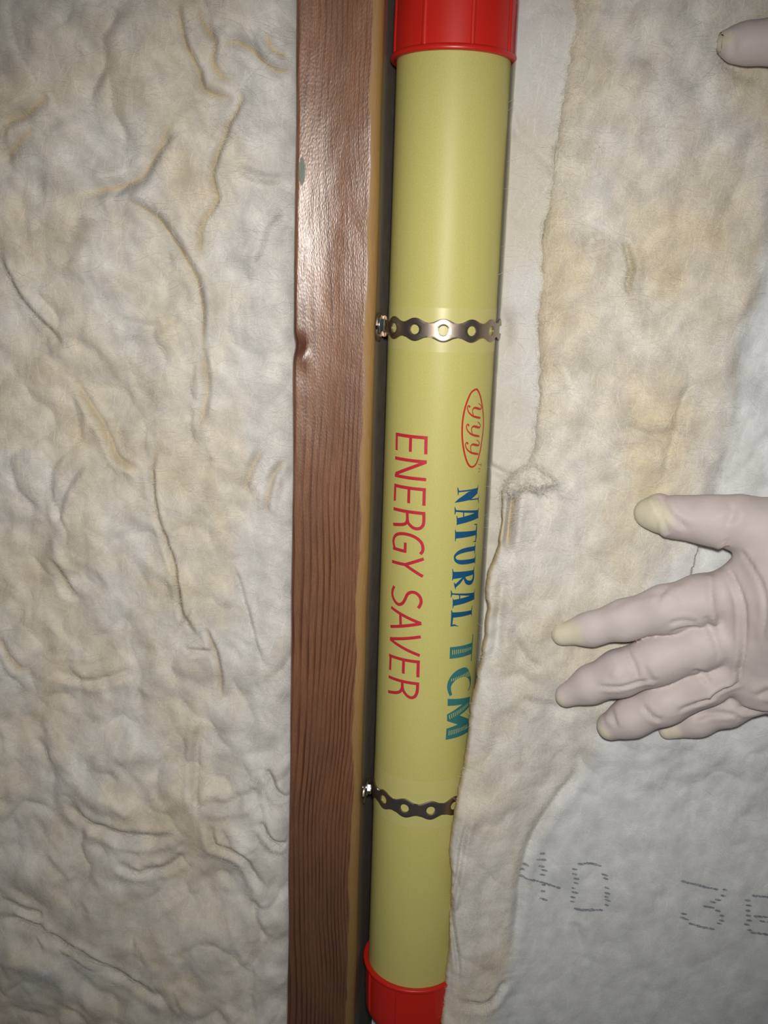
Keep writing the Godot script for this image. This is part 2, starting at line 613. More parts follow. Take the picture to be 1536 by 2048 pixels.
func make_left_batt() -> void:
	var F := Field.new(-338.0, -74.0, 150.0, -500.0, 0.9)
	var big := noise(31, 95.0, 2)
	var puff := noise(32, 46.0, 2)
	var puff2 := noise(33, 21.0, 2)
	var crumb := noise(34, 7.0, 3)
	var warp := noise(35, 40.0, 2)
	for j in F.ny:
		var y := F.y0 - j * F.d
		for i in F.nx:
			var x := F.x0 + i * F.d
			var wx := x + 9.0 * warp.get_noise_2d(x, y)
			var wy := (y + 9.0 * warp.get_noise_2d(x + 300.0, y)) * 0.72
			var h := 5.5 * big.get_noise_2d(x, y) + 3.4 * sqrt(absf(puff.get_noise_2d(wx, wy)) + 0.05) + 1.5 * puff2.get_noise_2d(wx, wy)
			h += 0.16 * crumb.get_noise_2d(x, y * 0.8)
			h -= 13.0 * exp(-(-75.5 - x) / 5.0)
			F.z[j * F.nx + i] = h - 8.0
	# folds seen in the wadding, from the top down
	F.fold([-161.2, 113.1, -161.4, 108.2, -166.4, 99, -167, 86.5, -172.1, 77.9, -174.8, 70.4], 3.3, 3.1, 1.2)
	F.fold([-131, 115.4, -128.3, 98.6, -126.1, 92.9, -122.4, 85.5, -119.8, 77.9, -112.5, 75.1, -104.2, 75.2], 1.7, 2.5, 0.9, 2.5, 9.0, false, 0.75)
	F.fold([-121.8, 115.5, -119.3, 104.6, -114, 97.2, -115.9, 89.8, -111.5, 83, -105.1, 80.8], 1.7, 1.8, 0.8, 0.0, 8.0, false, 0.75)
	F.fold([-106.4, 83.1, -102.9, 73.1, -108, 64.6, -110.9, 56.7, -114.3, 48, -115.8, 39.3, -113.1, 31.2, -114.6, 26.1], 1.6, 2.3, 0.9, 2.0, 10.0, false, 0.75)
	F.fold([-113.1, 32.1, -114.1, 27.6, -118.9, 21.3, -121.9, 14.1, -121.1, 2.3], 1.4, 1.8, 0.7, 0.0, 8.0, false, 0.75)
	F.fold([-133.7, 64.8, -137.1, 59.8, -143, 49.1, -147, 42.1, -149.9, 38.5, -158.9, 34.8, -174.3, 31.5, -183.7, 26.6], 2.7, 3.6, 1.6, 0.0, 8.0, false, 0.75)
	F.fold([-157.2, 29.5, -153.4, 27.6, -143.8, 22.5, -135.5, 12.8, -129, 2.8, -124.2, -6.2, -121.5, -19.4, -121.7, -30.6, -121, -43.2], 2.1, 2.3, 1.0, 3.0, 12.0, false, 0.75)
	F.fold([-221.6, 4.1, -215.2, -9.9, -208.1, -23.1, -196.6, -34.2, -191.1, -42.1], 1.7, 1.4, 0.5, 6.0, 14.0)
	F.fold([-105, 44.3, -100.3, 42.2, -95.9, 40.1, -87.6, 39.7, -79.5, 40.3], 1.9, -2.0, -0.9)
	F.fold([-82.2, 25.8, -89.4, 15.8, -91.3, 6.6, -98.3, -2.7], 1.6, 1.5, 0.5, -3.5, 10.0)
	F.fold([-112.2, 94.7, -105.9, 97.3, -98.4, 94.9, -92.1, 89.3, -84.9, 85.7, -78.6, 87], 2.1, 2.0, 1.5, 0.0, 8.0, false, 0.75)
	F.fold([-91, 101.7, -87.6, 93.6, -80.9, 91.7], 2.1, 1.7, 1.4, 0.0, 8.0, false, 0.75)
	F.fold([-215.1, 60, -205.3, 64.1, -195.5, 70.1, -191, 73.3], 2.5, 2.0, 1.0, 0.0, 8.0, false, 0.75)
	F.fold([-216.4, 42.5, -208.6, 51.5, -198.5, 59.3], 2.5, 1.8, 1.0, 0.0, 8.0, false, 0.75)
	F.fold([-190.7, -53.8, -186, -60.7, -180.2, -70.3, -173.5, -79, -169.8, -87.2, -166, -95.1, -159, -98.9, -153.7, -100.7], 1.6, 2.0, 0.8, -4.0, 11.0, false, 0.55)
	F.fold([-144.3, -84.6, -148.1, -100.4, -147.5, -115, -145.3, -127.4, -141.5, -138, -138.6, -145.3, -136.7, -154.9, -135.4, -164.5, -134.1, -175.7, -128.7, -184.2, -124.6, -188.4], 1.6, 2.3, 1.0, 4.5, 12.0, false, 0.55)
	F.fold([-121.8, -37.3, -119.7, -54.2, -120.3, -64, -124.1, -78.7], 1.8, 1.8, 1.4, 0.0, 8.0, false, 0.55)
	F.fold([-109.3, -144.8, -105.3, -157.4, -101.2, -172.7, -96.9, -187.8, -93.8, -201.3], 1.4, 1.4, 0.6, 1.5, 8.0)
	F.fold([-121.5, -180.7, -120.3, -187, -117.3, -196, -115.3, -206, -116, -222.6], 1.4, 2.0, 0.8, 2.0, 8.0, false, 0.55)
	F.fold([-134.3, -195.4, -125.7, -195.4, -118.3, -195.3], 1.4, 1.5, 0.8)
	F.fold([-180.9, -96.3, -190.6, -108.5, -195.3, -119.4, -198.7, -132.2], 1.9, 1.5, 0.8, 2.2, 9.0)
	F.fold([-203.6, -148.5, -201.3, -155.1, -197.7, -163.1, -192.9, -172.4], 2.1, 2.0, 1.0, 0.0, 8.0, false, 0.55)
	F.fold([-93.7, -87.4, -99.5, -100.2, -101.9, -110.5], 1.7, 1.8, 1.0, 2.0, 7.0, false, 0.55)
	F.fold([-81.8, -91.9, -87.5, -99.7, -90, -108.7, -91.8, -121.6], 1.6, 1.7, 1.2, 0.0, 8.0, false, 0.55)
	F.fold([-212.2, -203.6, -190.2, -204.5, -171.4, -199.9], 2.1, -1.2, 0.6)
	F.fold([-204.6, -213.4, -185.2, -217.4, -160.9, -207.8], 2.1, 1.5, 0.9)
	F.fold([-234.9, -194.5, -227.7, -206.3, -221.2, -215], 2.1, 1.8, 0.8, -3.0, 10.0, false, 0.55)
	F.fold([-127, -234.9, -129.5, -252.7, -130.2, -270.1, -129.2, -292], 1.9, 2.1, 1.0, -2.5, 10.0, false, 0.10)
	F.fold([-204.7, -288.5, -195, -299.9, -183.6, -305.2, -170.1, -307.9, -154, -308.5, -140.4, -304.6], 2.7, 3.1, 1.6, 0.0, 8.0, false, 0.10)
	F.fold([-184.5, -279.3, -174.9, -286.3, -165.4, -294.8], 3.1, -1.8, 0.4)
	F.fold([-122, -294.5, -120, -310.2, -108.8, -313, -101.9, -318.7, -97.4, -328.8, -88.7, -336.4], 2.0, 2.6, 1.1, -2.5, 9.0, false, 0.10)
	F.fold([-176.4, -323.3, -161.5, -329.1, -145.5, -326.5, -135, -316.7], 2.3, 2.0, 1.0, 0.0, 8.0, false, 0.10)
	F.fold([-127.4, -282.6, -113.5, -284.6, -94.2, -275.6], 2.5, 2.0, 1.2, 0.0, 8.0, false, 0.10)
	F.fold([-91.5, -261.9, -86.3, -275.3, -79.1, -281.4], 1.9, 2.5, 1.3, 0.0, 8.0, false, 0.10)
	F.fold([-94.8, -292.4, -85.1, -304.9, -79, -307.2], 1.9, 2.5, 1.3, 0.0, 8.0, false, 0.10)
	F.fold([-250.5, -368.7, -229.4, -371.8, -215.6, -380, -201.7, -385.4, -191.1, -392.6, -178.5, -401.3, -161.9, -409.3, -147.5, -416.2], 2.5, 3.1, 1.4, 2.5, 12.0, false, 0.10)
	F.fold([-246.6, -355.7, -236.1, -361.4, -220.7, -366.1], 2.3, 2.0, 1.0, 0.0, 8.0, false, 0.10)
	F.fold([-96.4, -339.6, -97.5, -353.2, -91.6, -370.1], 2.3, 2.1, 1.0, 0.0, 8.0, false, 0.10)
	F.fold([-212.1, -396.2, -195, -411.8, -174.7, -427.2], 4.2, 2.0, 0.8)
	F.fold([-217.1, -320.9, -208.4, -329.7, -200.3, -340.3], 3.1, -1.7, 0.3)
	F.fold([-220.9, -253.2, -210.7, -270.6, -213.6, -295.4], 3.1, 1.7, 0.8)
	F.fold([-164.3, -26.9, -147.1, -29.8, -134.3, -25.9], 2.5, 1.4, 0.8)
	F.fold([-203.5, 18.2, -191.7, 11.7, -172.5, 7.7], 2.5, 1.2, 0.6)
	F.lump([-204.1, 81.6][0], [-204.1, 81.6][1], 19, 23, 0, 6)
	F.lump([-187.3, 47.5][0], [-187.3, 47.5][1], 15, 13, 0.3, 4.5)
	F.lump([-161.9, 1.1][0], [-161.9, 1.1][1], 18, 21, -0.3, 4.5)
	F.lump([-206.8, -33.1][0], [-206.8, -33.1][1], 16, 16, 0, -3)
	F.lump([-136, -25.9][0], [-136, -25.9][1], 9, 18, 0.1, 3)
	F.lump([-148.2, 82.4][0], [-148.2, 82.4][1], 16, 26, 0.2, 3)
	F.lump([-95.6, 62.3][0], [-95.6, 62.3][1], 9, 16, 0, 3)
	F.lump([-92.3, 12.2][0], [-92.3, 12.2][1], 9, 14, 0, 3)
	F.lump([-189.9, -141.1][0], [-189.9, -141.1][1], 22, 28, 0, 4)
	F.lump([-114.2, -124][0], [-114.2, -124][1], 10, 30, 0, 3)
	F.lump([-177.7, -286.5][0], [-177.7, -286.5][1], 17, 8, -0.5, 4.5)
	F.lump([-168, -326.4][0], [-168, -326.4][1], 16, 8, -0.1, 3.5)
	F.lump([-109, -248.3][0], [-109, -248.3][1], 10, 15, 0, 4)
	F.lump([-105.4, -308.7][0], [-105.4, -308.7][1], 10, 7, -0.5, 4)
	F.lump([-86, -297.8][0], [-86, -297.8][1], 6, 8, 0, 4)
	F.lump([-82.7, -267.2][0], [-82.7, -267.2][1], 5, 9, 0, 4)
	F.lump([-95.8, -339.5][0], [-95.8, -339.5][1], 6, 10, 0.4, 4)
	F.lump([-229.9, -394.5][0], [-229.9, -394.5][1], 26, 10, -0.5, 5)
	F.lump([-173, -382.5][0], [-173, -382.5][1], 30, 14, -0.5, 4)
	F.lump([-226.5, -340.9][0], [-226.5, -340.9][1], 22, 12, -0.5, 4)
	F.lump([-123.3, -377.9][0], [-123.3, -377.9][1], 26, 16, 0, 3)
	F.lump([-165.8, -65.6][0], [-165.8, -65.6][1], 12, 18, -0.4, -3)
	F.lump([-117.7, -20.6][0], [-117.7, -20.6][1], 8, 16, 0, 3)
	var P := PackedVector3Array()
	var C := PackedColorArray()
	var nu := F.nx + 1
	P.resize(nu * F.ny)
	C.resize(nu * F.ny)
	var tint := noise(36, 60.0, 3)
	var tint2 := noise(37, 17.0, 3)
	var wisp := noise(38, 13.0, 4)
	var white := Color(0.74, 0.735, 0.70)
	var cream := Color(0.72, 0.655, 0.53)
	var tan_ := Color(0.64, 0.52, 0.34)
	for j in F.ny:
		var y := F.y0 - j * F.d
		for i in F.nx:
			var x := F.x0 + i * F.d
			P[j * nu + i] = Vector3(x, y, F.z[j * F.nx + i])
			var t := 0.52 + 0.85 * tint.get_noise_2d(x, y * 0.8) + 0.35 * tint2.get_noise_2d(x, y) - smoothstep(-118.0, -84.0, x) * 0.75
			var c := mix(white, cream, t)
			c = mix(c, tan_, (t - 0.95) * 0.9)
			c = mix(c, Color(0.60, 0.47, 0.27), minf(F.fold_tint[j * F.nx + i] * 1.25, 0.85))
			C[j * nu + i] = c * (1.0 + 0.24 * wisp.get_noise_2d(x + 0.6 * y, y * 0.6 - 0.3 * x) + 0.10 * tint2.get_noise_2d(x + 500.0, y))
		P[j * nu + F.nx] = Vector3(-76.5, y, -60.0)
		C[j * nu + F.nx] = white
	var mesh := sheet(P, nu, F.ny, false, C)
	var root := thing("insulation_batt", "wide cream insulation batt with deep wrinkles and folds, left of the brown stud", "insulation")
	obj("wadding", mesh, M.wool, root)
	strands(root, P, mesh.surface_get_arrays(0)[Mesh.ARRAY_NORMAL], C, 60000, 41)


func make_strip_batt() -> void:
	var nu := 150
	var nv := 560
	var P := PackedVector3Array()
	var C := PackedColorArray()
	P.resize(nu * nv)
	C.resize(nu * nv)
	var big := noise(51, 60.0, 2)
	var puff := noise(52, 24.0, 2)
	var crumb := noise(53, 6.0, 3)
	var bare := PackedFloat32Array()
	bare.resize(nu * nv)
	for j in nv:
		var y := 136.0 - 624.0 * j / (nv - 1)
		for i in nu:
			var x := -31.0 + 111.0 * i / (nu - 1)
			var z := lerpf(-56.0, -15.5, smoothstep(16.4, 20.6, x))
			z -= 7.0 * exp(-pow((y + 26.0) / 9.0, 2.0)) * smoothstep(30.0, 22.0, x)
			if y < -424.0:
				z = lerpf(z, -26.0, smoothstep(-424.0, -434.0, y) * smoothstep(30.0, 10.0, x))
			z += 3.0 * big.get_noise_2d(x, y) + 2.0 * sqrt(absf(puff.get_noise_2d(x, y * 0.7)) + 0.05) + 0.15 * crumb.get_noise_2d(x, y)
			if x > 20.0:
				z -= 3.0 * exp(-pow((y + 98.0 + (x - 30.0) * 0.5) / 2.2, 2.0)) + 2.2 * exp(-pow((y - 58.0 + (x - 30.0) * 0.9) / 5.0, 2.0))
			P[j * nu + i] = Vector3(x, y, z)
			bare[j * nu + i] = 1.0 if x < 25.0 else 0.0
			C[j * nu + i] = mix(Color(0.75, 0.75, 0.74), Color(0.70, 0.65, 0.55), 0.25 + 0.8 * big.get_noise_2d(x + 200.0, y))
	var mesh := sheet(P, nu, nv, false, C)
	var root := thing("insulation_batt", "narrow whiter insulation strip right beside the tube, under the edge of the cream batt", "insulation")
	obj("wadding", mesh, M.wool, root)
	strands(root, P, mesh.surface_get_arrays(0)[Mesh.ARRAY_NORMAL], C, 9000, 42, bare)


func make_right_batt() -> void:
	var F := Field.new(0.0, 236.0, 136.0, -488.0, 0.85)
	# left border: over the white strip above, over the tube below
	var rim: Array = [44.4, 127.7, 44.3, 115.9, 44.1, 96.1, 42.4, 77.7, 40.6, 54.8, 40.2, 33.3, 37.2, 18, 38.1, -2.1, 38.4, -22.6, 40.6, -48.2, 41.3, -65, 40.2, -83.3, 36.8, -90.9]
	rim.append_array([29.3, -95.6, 25.9, -102.6, 26.1, -117.5, 24.8, -128.9, 20.6, -140.6, 19.7, -149.7, 21.4, -158.7, 21.1, -170.6, 19.9, -185.3, 18, -201.8, 15.9, -215.7, 15.4, -229.7, 14.2, -246.8, 11.6, -262.9, 10.6, -274.7, 8.6, -294.2, 11.1, -312.2, 11.1, -337, 11.4, -359.1, 10, -378.6, 9.1, -407.8, 8.6, -435.6])
	var border := Curve.new()
	border.min_value = -50.0
	border.max_value = 250.0
	border.min_domain = 0.0
	border.max_domain = 700.0
	for k in rim.size() / 2:
		border.add_point(Vector2(140.0 - rim[2 * k + 1], rim[2 * k]), 0, 0, Curve.TANGENT_LINEAR, Curve.TANGENT_LINEAR)
	border.bake_resolution = 1000
	var rag := noise(60, 9.0, 3)
	var big := noise(61, 85.0, 2)
	var puff := noise(62, 42.0, 2)
	var puff2 := noise(63, 18.0, 2)
	var crumb := noise(64, 6.0, 3)
	var edge := PackedFloat32Array()
	edge.resize(F.ny)
	for j in F.ny:
		var y := F.y0 - j * F.d
		edge[j] = border.sample_baked(140.0 - y) + (1.3 if y > -100.0 else 0.7) * rag.get_noise_2d(0.0, y)
	for j in F.ny:
		var y := F.y0 - j * F.d
		var low := smoothstep(-80.0, -125.0, y)
		var lower := smoothstep(-215.0, -262.0, y)
		for i in F.nx:
			var x := F.x0 + i * F.d
			var s := x - edge[j]
			var top := -9.5 + 5.5 * smoothstep(0.0, 36.0, s)
			var lap := lerpf(5.2, -3.0, smoothstep(2.0, 62.0, s)) + 2.0 * exp(-pow((s - 9.0) / 8.0, 2.0))
			lap -= lower * 4.0 * smoothstep(24.0, 46.0, s)
			var h := lerpf(top, lap, low)
			var rough := 1.0 - 0.62 * smoothstep(-228.0, -262.0, y + 0.25 * s) * smoothstep(18.0, 40.0, s)
			h += rough * (3.2 * big.get_noise_2d(x, y) + 2.6 * (sqrt(absf(puff.get_noise_2d(x, y * 0.75 + 0.3 * x)) + 0.05) - 0.45) + 1.1 * puff2.get_noise_2d(x, y * 0.8) + 0.15 * crumb.get_noise_2d(x, y))
			F.z[j * F.nx + i] = h
	# the border of the cream layer where the smooth white sheet shows beyond it
	F.fold([138, 35.7, 137.4, -1.5, 131, -21.5, 131.5, -45, 132.3, -61.2, 127.6, -79, 125.4, -99.4, 123, -118.1], 4.6, 0.6, 0.0, -7.0, 32.0, true)
	F.fold([74.1, 16.7, 75.3, 11.7, 78.1, 3.2, 77, -2.2, 79.3, -9.7], 1.4, 3.0, 0.6, 1.5, 7.0, false, 0.6)
	F.fold([130.2, 64.5, 121.4, 43.3, 117.7, 24.3, 117.2, 9.1], 5.0, 2.5, 0.8)
	F.fold([113.8, -43.3, 107.3, -54.7, 105.2, -68.8, 102.6, -88.5, 100.9, -99.7], 2.6, 2.2, 0.8)
	F.fold([85.7, 100, 76.4, 85.9, 68.6, 77.7], 3.5, -2.0, 0.5)
	F.fold([97.3, 81.2, 86.6, 69.8, 76.6, 61.4], 3.0, -2.0, 0.8)
	F.fold([104.3, 104.1, 107.5, 94.3, 119, 86.5, 128.6, 87.1], 3.0, 1.6, 0.6)
	F.fold([66.1, 18.6, 60.7, 16.3, 54.4, 10.6], 2.4, 1.8, 0.6)
	F.fold([79.5, -67.7, 93.9, -71.9, 105.3, -69.1], 2.4, 1.8, 0.6)
	F.fold([48.7, -33.6, 57.2, -54.3, 67.4, -63.5], 3.0, 1.6, 0.6)
	# the pinched slit and the pushed-in flap
	F.fold([31.5, -97.7, 31.3, -102.1, 30.6, -109.5, 29.9, -118.3, 29.2, -130.9], 2.0, 8.0, 2.4, 0.0, 8.0, false, 0.9)
	F.fold([35, -100.7, 48.1, -101.3, 62.5, -104.3], 2.0, -1.8, 0.5)
	F.fold([28.9, -137.3, 27.5, -155.4, 27.4, -173.8, 25.9, -189.9], 2.4, 2.4, 0.9)
	F.fold([48.3, -155.5, 54.9, -162.9, 63.3, -176.9, 59.4, -190.5], 2.6, -2.0, 0.5)
	F.fold([33.2, -168.2, 40.4, -183.7, 52.1, -192.3], 2.4, 1.8, 0.6)
	F.fold([40.7, -208, 53.6, -212.7, 63.9, -217.5], 2.4, 1.6, 0.6)
	F.fold([75.9, -235.5, 72.4, -255.8, 60.9, -274.2, 51.9, -295.7, 48, -317.4, 48.1, -336, 46.2, -370.9], 2.6, 2.6, 0.8)
	F.fold([19.1, -266.7, 15.9, -290.7, 14.4, -308.9, 11.7, -330.7, 14.8, -352.1, 17.5, -368.2, 17.1, -387.8], 1.2, 2.2, 0.9)
	F.fold([19.4, -390.1, 30.7, -393.4, 38.9, -389.9, 43.7, -378], 2.0, 2.6, 1.0)
	F.fold([79.2, -342.7, 84.5, -358, 88.2, -370.5], 3.0, 1.2, 0.5)
	F.fold([99.5, -300.9, 106.6, -321.6, 110.2, -346.2], 4.0, -1.2, 0.3)
	# what the fingers press in
	for v in [[[58.2, -174.9], 5.0], [[63.2, -208.4], 5.0], [[86.4, -224.9], 5.0], [[94.4, -111.1], 5.0], [[87.7, -169.1], 8.0], [[90.1, -195.7], 8.0], [[113.8, -210.6], 8.0], [[125.8, -161.6], 11.0], [[145.2, -163.1], 15.0], [[153.2, -189], 15.0], [[144.1, -114.9], 14.0], [[120.3, -111.1], 10.0]]:
		F.lump(v[0][0], v[0][1], v[1] + 4.0, v[1] + 4.0, 0.0, -2.6)
	var cols := PackedFloat32Array()
	for s: float in [14.0, 7.0, 2.5, 0.7]:
		cols.append(-s)                        # the underside, behind the edge
	var s := 0.0
	while s < 225.0:
		cols.append(s)
		s += 0.35 if s < 6.0 else (0.75 if s < 170.0 else 2.0)
	var nu := cols.size()
	var P := PackedVector3Array()
	var C := PackedColorArray()
	P.resize(nu * F.ny)
	C.resize(nu * F.ny)
	var tint := noise(66, 70.0, 3)
	var tint2 := noise(67, 20.0, 3)
	var wisp := noise(68, 13.0, 4)
	var bare := PackedFloat32Array()
	bare.resize(P.size())
	var white := Color(0.80, 0.82, 0.83)
	var pale := Color(0.75, 0.735, 0.69)
	var cream := Color(0.70, 0.62, 0.46)
	var tan_ := Color(0.60, 0.47, 0.26)
	var sheet_edge: Array = [138, 35.7, 137.4, -1.5, 131, -21.5, 131.5, -45, 132.3, -61.2, 127.6, -79, 125.4, -99.4, 116.4, -123.5, 102, -150.1, 93.5, -190.9, 84.7, -236.3, 73.7, -260.3, 62, -279.1, 52.8, -301, 48.9, -323, 47.7, -348.5, 45.4, -378, 32.3, -419.6]
	var where := Curve.new()
	where.min_value = -50.0
	where.max_value = 300.0
	where.min_domain = 0.0
	where.max_domain = 700.0
	where.add_point(Vector2(60.0, 300.0), 0, 0, Curve.TANGENT_LINEAR, Curve.TANGENT_LINEAR)
	for k in sheet_edge.size() / 2:
		where.add_point(Vector2(140.0 - sheet_edge[2 * k + 1], sheet_edge[2 * k]), 0, 0, Curve.TANGENT_LINEAR, Curve.TANGENT_LINEAR)
	where.bake_resolution = 1000
	for j in F.ny:
		var y := F.y0 - j * F.d
		var low := smoothstep(-90.0, -125.0, y)
		var thick := lerpf(6.5, 4.5, low)
		var lip := lerpf(5.5, 2.6, low)
		var beyond := where.sample_baked(140.0 - y)
		for i in nu:
			var u := cols[i]
			var x := edge[j] + absf(u)
			var z := F.at(x, y)
			if u < 0.0:
				z -= thick + 0.5 * absf(u) * low
			elif u < lip:
				var r := 1.0 - u / lip
				z -= thick * (1.0 - sqrt(maxf(1.0 - r * r, 0.0)))
			P[j * nu + i] = Vector3(minf(x, 238.0), y, z)
			var t := 0.42 + 1.0 * tint.get_noise_2d(x, y * 0.6) + 0.35 * tint2.get_noise_2d(x, y)
			t += 0.35 * smoothstep(24.0, 4.0, absf(u)) * (1.0 - low)
			t -= low * 0.35
			var c := mix(pale, cream, t)
			c = mix(c, white, smoothstep(beyond - 7.0, beyond + 4.0, x + 4.0 * tint2.get_noise_2d(x + 99.0, y)))
			c = mix(c, tan_, minf(0.8, F.fold_tint[clampi(j, 0, F.ny - 1) * F.nx + clampi(int(x / F.d), 0, F.nx - 1)]))
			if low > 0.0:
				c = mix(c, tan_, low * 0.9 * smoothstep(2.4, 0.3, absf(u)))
			bare[j * nu + i] = maxf(low * smoothstep(7.0, 4.0, u), 0.75 * smoothstep(beyond - 7.0, beyond + 4.0, x))
			C[j * nu + i] = c * (1.0 + (0.26 - 0.12 * low) * wisp.get_noise_2d(x - 0.5 * y, y * 0.6 + 0.4 * x) + 0.08 * tint2.get_noise_2d(x + 500.0, y))
	var mesh := sheet(P, nu, F.ny, false, C)
	var root := thing("insulation_batt", "cream and white batt under the gloved hand, its ragged edge lapping over the tube", "insulation")
	obj("wadding", mesh, M.wool, root)
	strands(root, P, mesh.surface_get_arrays(0)[Mesh.ARRAY_NORMAL], C, 40000, 43, bare)
	tuft(root)
	stamp(root, F)


func tuft(root: Node3D) -> void:
	var B := Body.new(Vector3(20, -112, -4), Vector3(62, -84, 24), 0.7)
	B.chain([31.1, -96.5, 5, 2.6, 35.3, -92.3, 9, 3.4, 39.2, -90.5, 11, 3.2, 41.6, -93, 12, 3, 44.9, -92.9, 12, 2.2, 48.8, -94.4, 11, 0.8], 2.0, 1.0)
	B.chain([29.5, -100.7, 5, 1.6, 30.1, -97.1, 7, 2, 34, -94, 9, 2.2, 37.7, -94.6, 10, 1.6], 1.5, 1.0)
	var g: Array = B.net()
	var P: PackedVector3Array = g[0]
	var N: PackedVector3Array = g[1]
	var r := noise(71, 4.0, 3)
	for i in P.size():
		P[i] += N[i] * 1.3 * r.get_noise_3dv(P[i])
	var C := PackedColorArray()
	C.resize(P.size())
	C.fill(Color(0.76, 0.74, 0.67))
	var t := obj("wool_tuft", arrays(P, smooth(P, g[2]), g[2], C), M.wool, root)
	strands(t, P, N, C, 900, 44)


func smooth(P: PackedVector3Array, I: PackedInt32Array) -> PackedVector3Array:
	var N := PackedVector3Array()
	N.resize(P.size())
	for k in I.size() / 3:
		var a := I[3 * k]
		var b := I[3 * k + 1]
		var c := I[3 * k + 2]
		var f := (P[c] - P[a]).cross(P[b] - P[a])
		N[a] += f
		N[b] += f
		N[c] += f
	for i in N.size():
		N[i] = N[i].normalized()
	return N


# Dotted figures printed on the white sheet: short dashes that follow its surface.
func stamp(root: Node3D, F: Field) -> void:
	var figures := [
		[59.3, -301, 57.5, -304.5, 60.2, -304.9, 59.4, -308.9, 61.1, -311.3, 60.3, -314.1, 50.7, -308.1, 49, -311, 48.8, -315.1, 49.3, -315.3, 51.2, -315.8, 53.4, -316.5, 55.6, -317.3, 57.8, -318, 60.1, -318.8, 62.3, -319.5, 64.8, -320.6, 67, -321.3, 69.4, -322, 61.3, -320.5, 61.3, -324.6, 61.3, -329.3, 62.7, -330.1],
		[80, -306, 81.8, -305.6, 83.9, -305.4, 86, -305.5, 87.9, -306, 89.8, -306.4, 77, -309.3, 77.3, -312.4, 78.6, -315.4, 78.8, -318.4, 77.5, -321.7, 78.5, -324.4, 77.7, -327.6, 77.6, -330.4, 80.4, -334.9, 82.5, -335, 84.7, -334.8, 86.8, -334.6, 88.9, -334.1, 91.1, -333.9, 93.2, -333.7, 93.2, -311.4, 93.9, -313.5, 94.9, -318.9, 95.5, -322.3, 95.4, -324.8, 96.1, -326.9, 95.9, -330.1],
		[135.3, -312.1, 137.4, -312.6, 139.6, -313, 141.7, -313.4, 143.9, -313.9, 146, -314.3, 148.2, -314.7, 150.3, -314.9, 152.5, -315.3, 157.2, -315.5, 156.8, -319.2, 154.3, -321.9, 151.8, -323.4, 148.4, -326.4, 151.1, -326.8, 155, -328.7, 157.5, -331.6, 157.8, -334.7, 156.7, -336.6, 141.8, -338.3, 144, -338.7, 146.1, -339.1, 148.3, -339.6, 150.4, -339.7, 153.1, -340.1, 137.4, -332.1, 137.1, -334.6, 138.8, -335.4],
		[173.2, -318.1, 175.3, -317.9, 177.3, -317.8, 179.4, -317.9, 182.1, -318, 169.9, -321.2, 170.8, -324.2, 170.7, -327.3, 171.3, -330.3, 172.2, -333.4, 171.2, -336, 173.2, -339.5, 175.3, -330.6, 177.3, -330.4, 180, -330.5, 182.6, -330.6, 179.3, -333.4, 183, -333.7, 175.5, -341.2, 178.7, -341.6, 181.9, -341.6],
	]
	var rng := RandomNumberGenerator.new()
	rng.seed = 8
	for fig: Array in figures:
		var st := tool()
		for k in fig.size() / 2:
			var x: float = fig[2 * k]
			var y: float = fig[2 * k + 1]
			var a := rng.randf_range(1.2, 2.0)
			var b := rng.randf_range(0.5, 0.8)
			var n := 6
			for i in n:
				var q := []
				for c in [[i, -1], [i + 1, -1], [i + 1, 1], [i, 1]]:
					var u: float = 2.0 * c[0] / n - 1.0
					var px: float = x + a * u + 0.12 * b * c[1]
					var py: float = y + b * c[1] * sqrt(maxf(1.02 - u * u, 0.0)) - 0.2 * a * u
					q.append(Vector3(px, py, F.at(px, py) + 0.3))
				fill(st, q[3], q[2], q[1], q[0])
		st.generate_normals()
		obj("ink_figure", st.commit(), M.stamp_ink, root)


# ---------------------------------------------------------------- stud

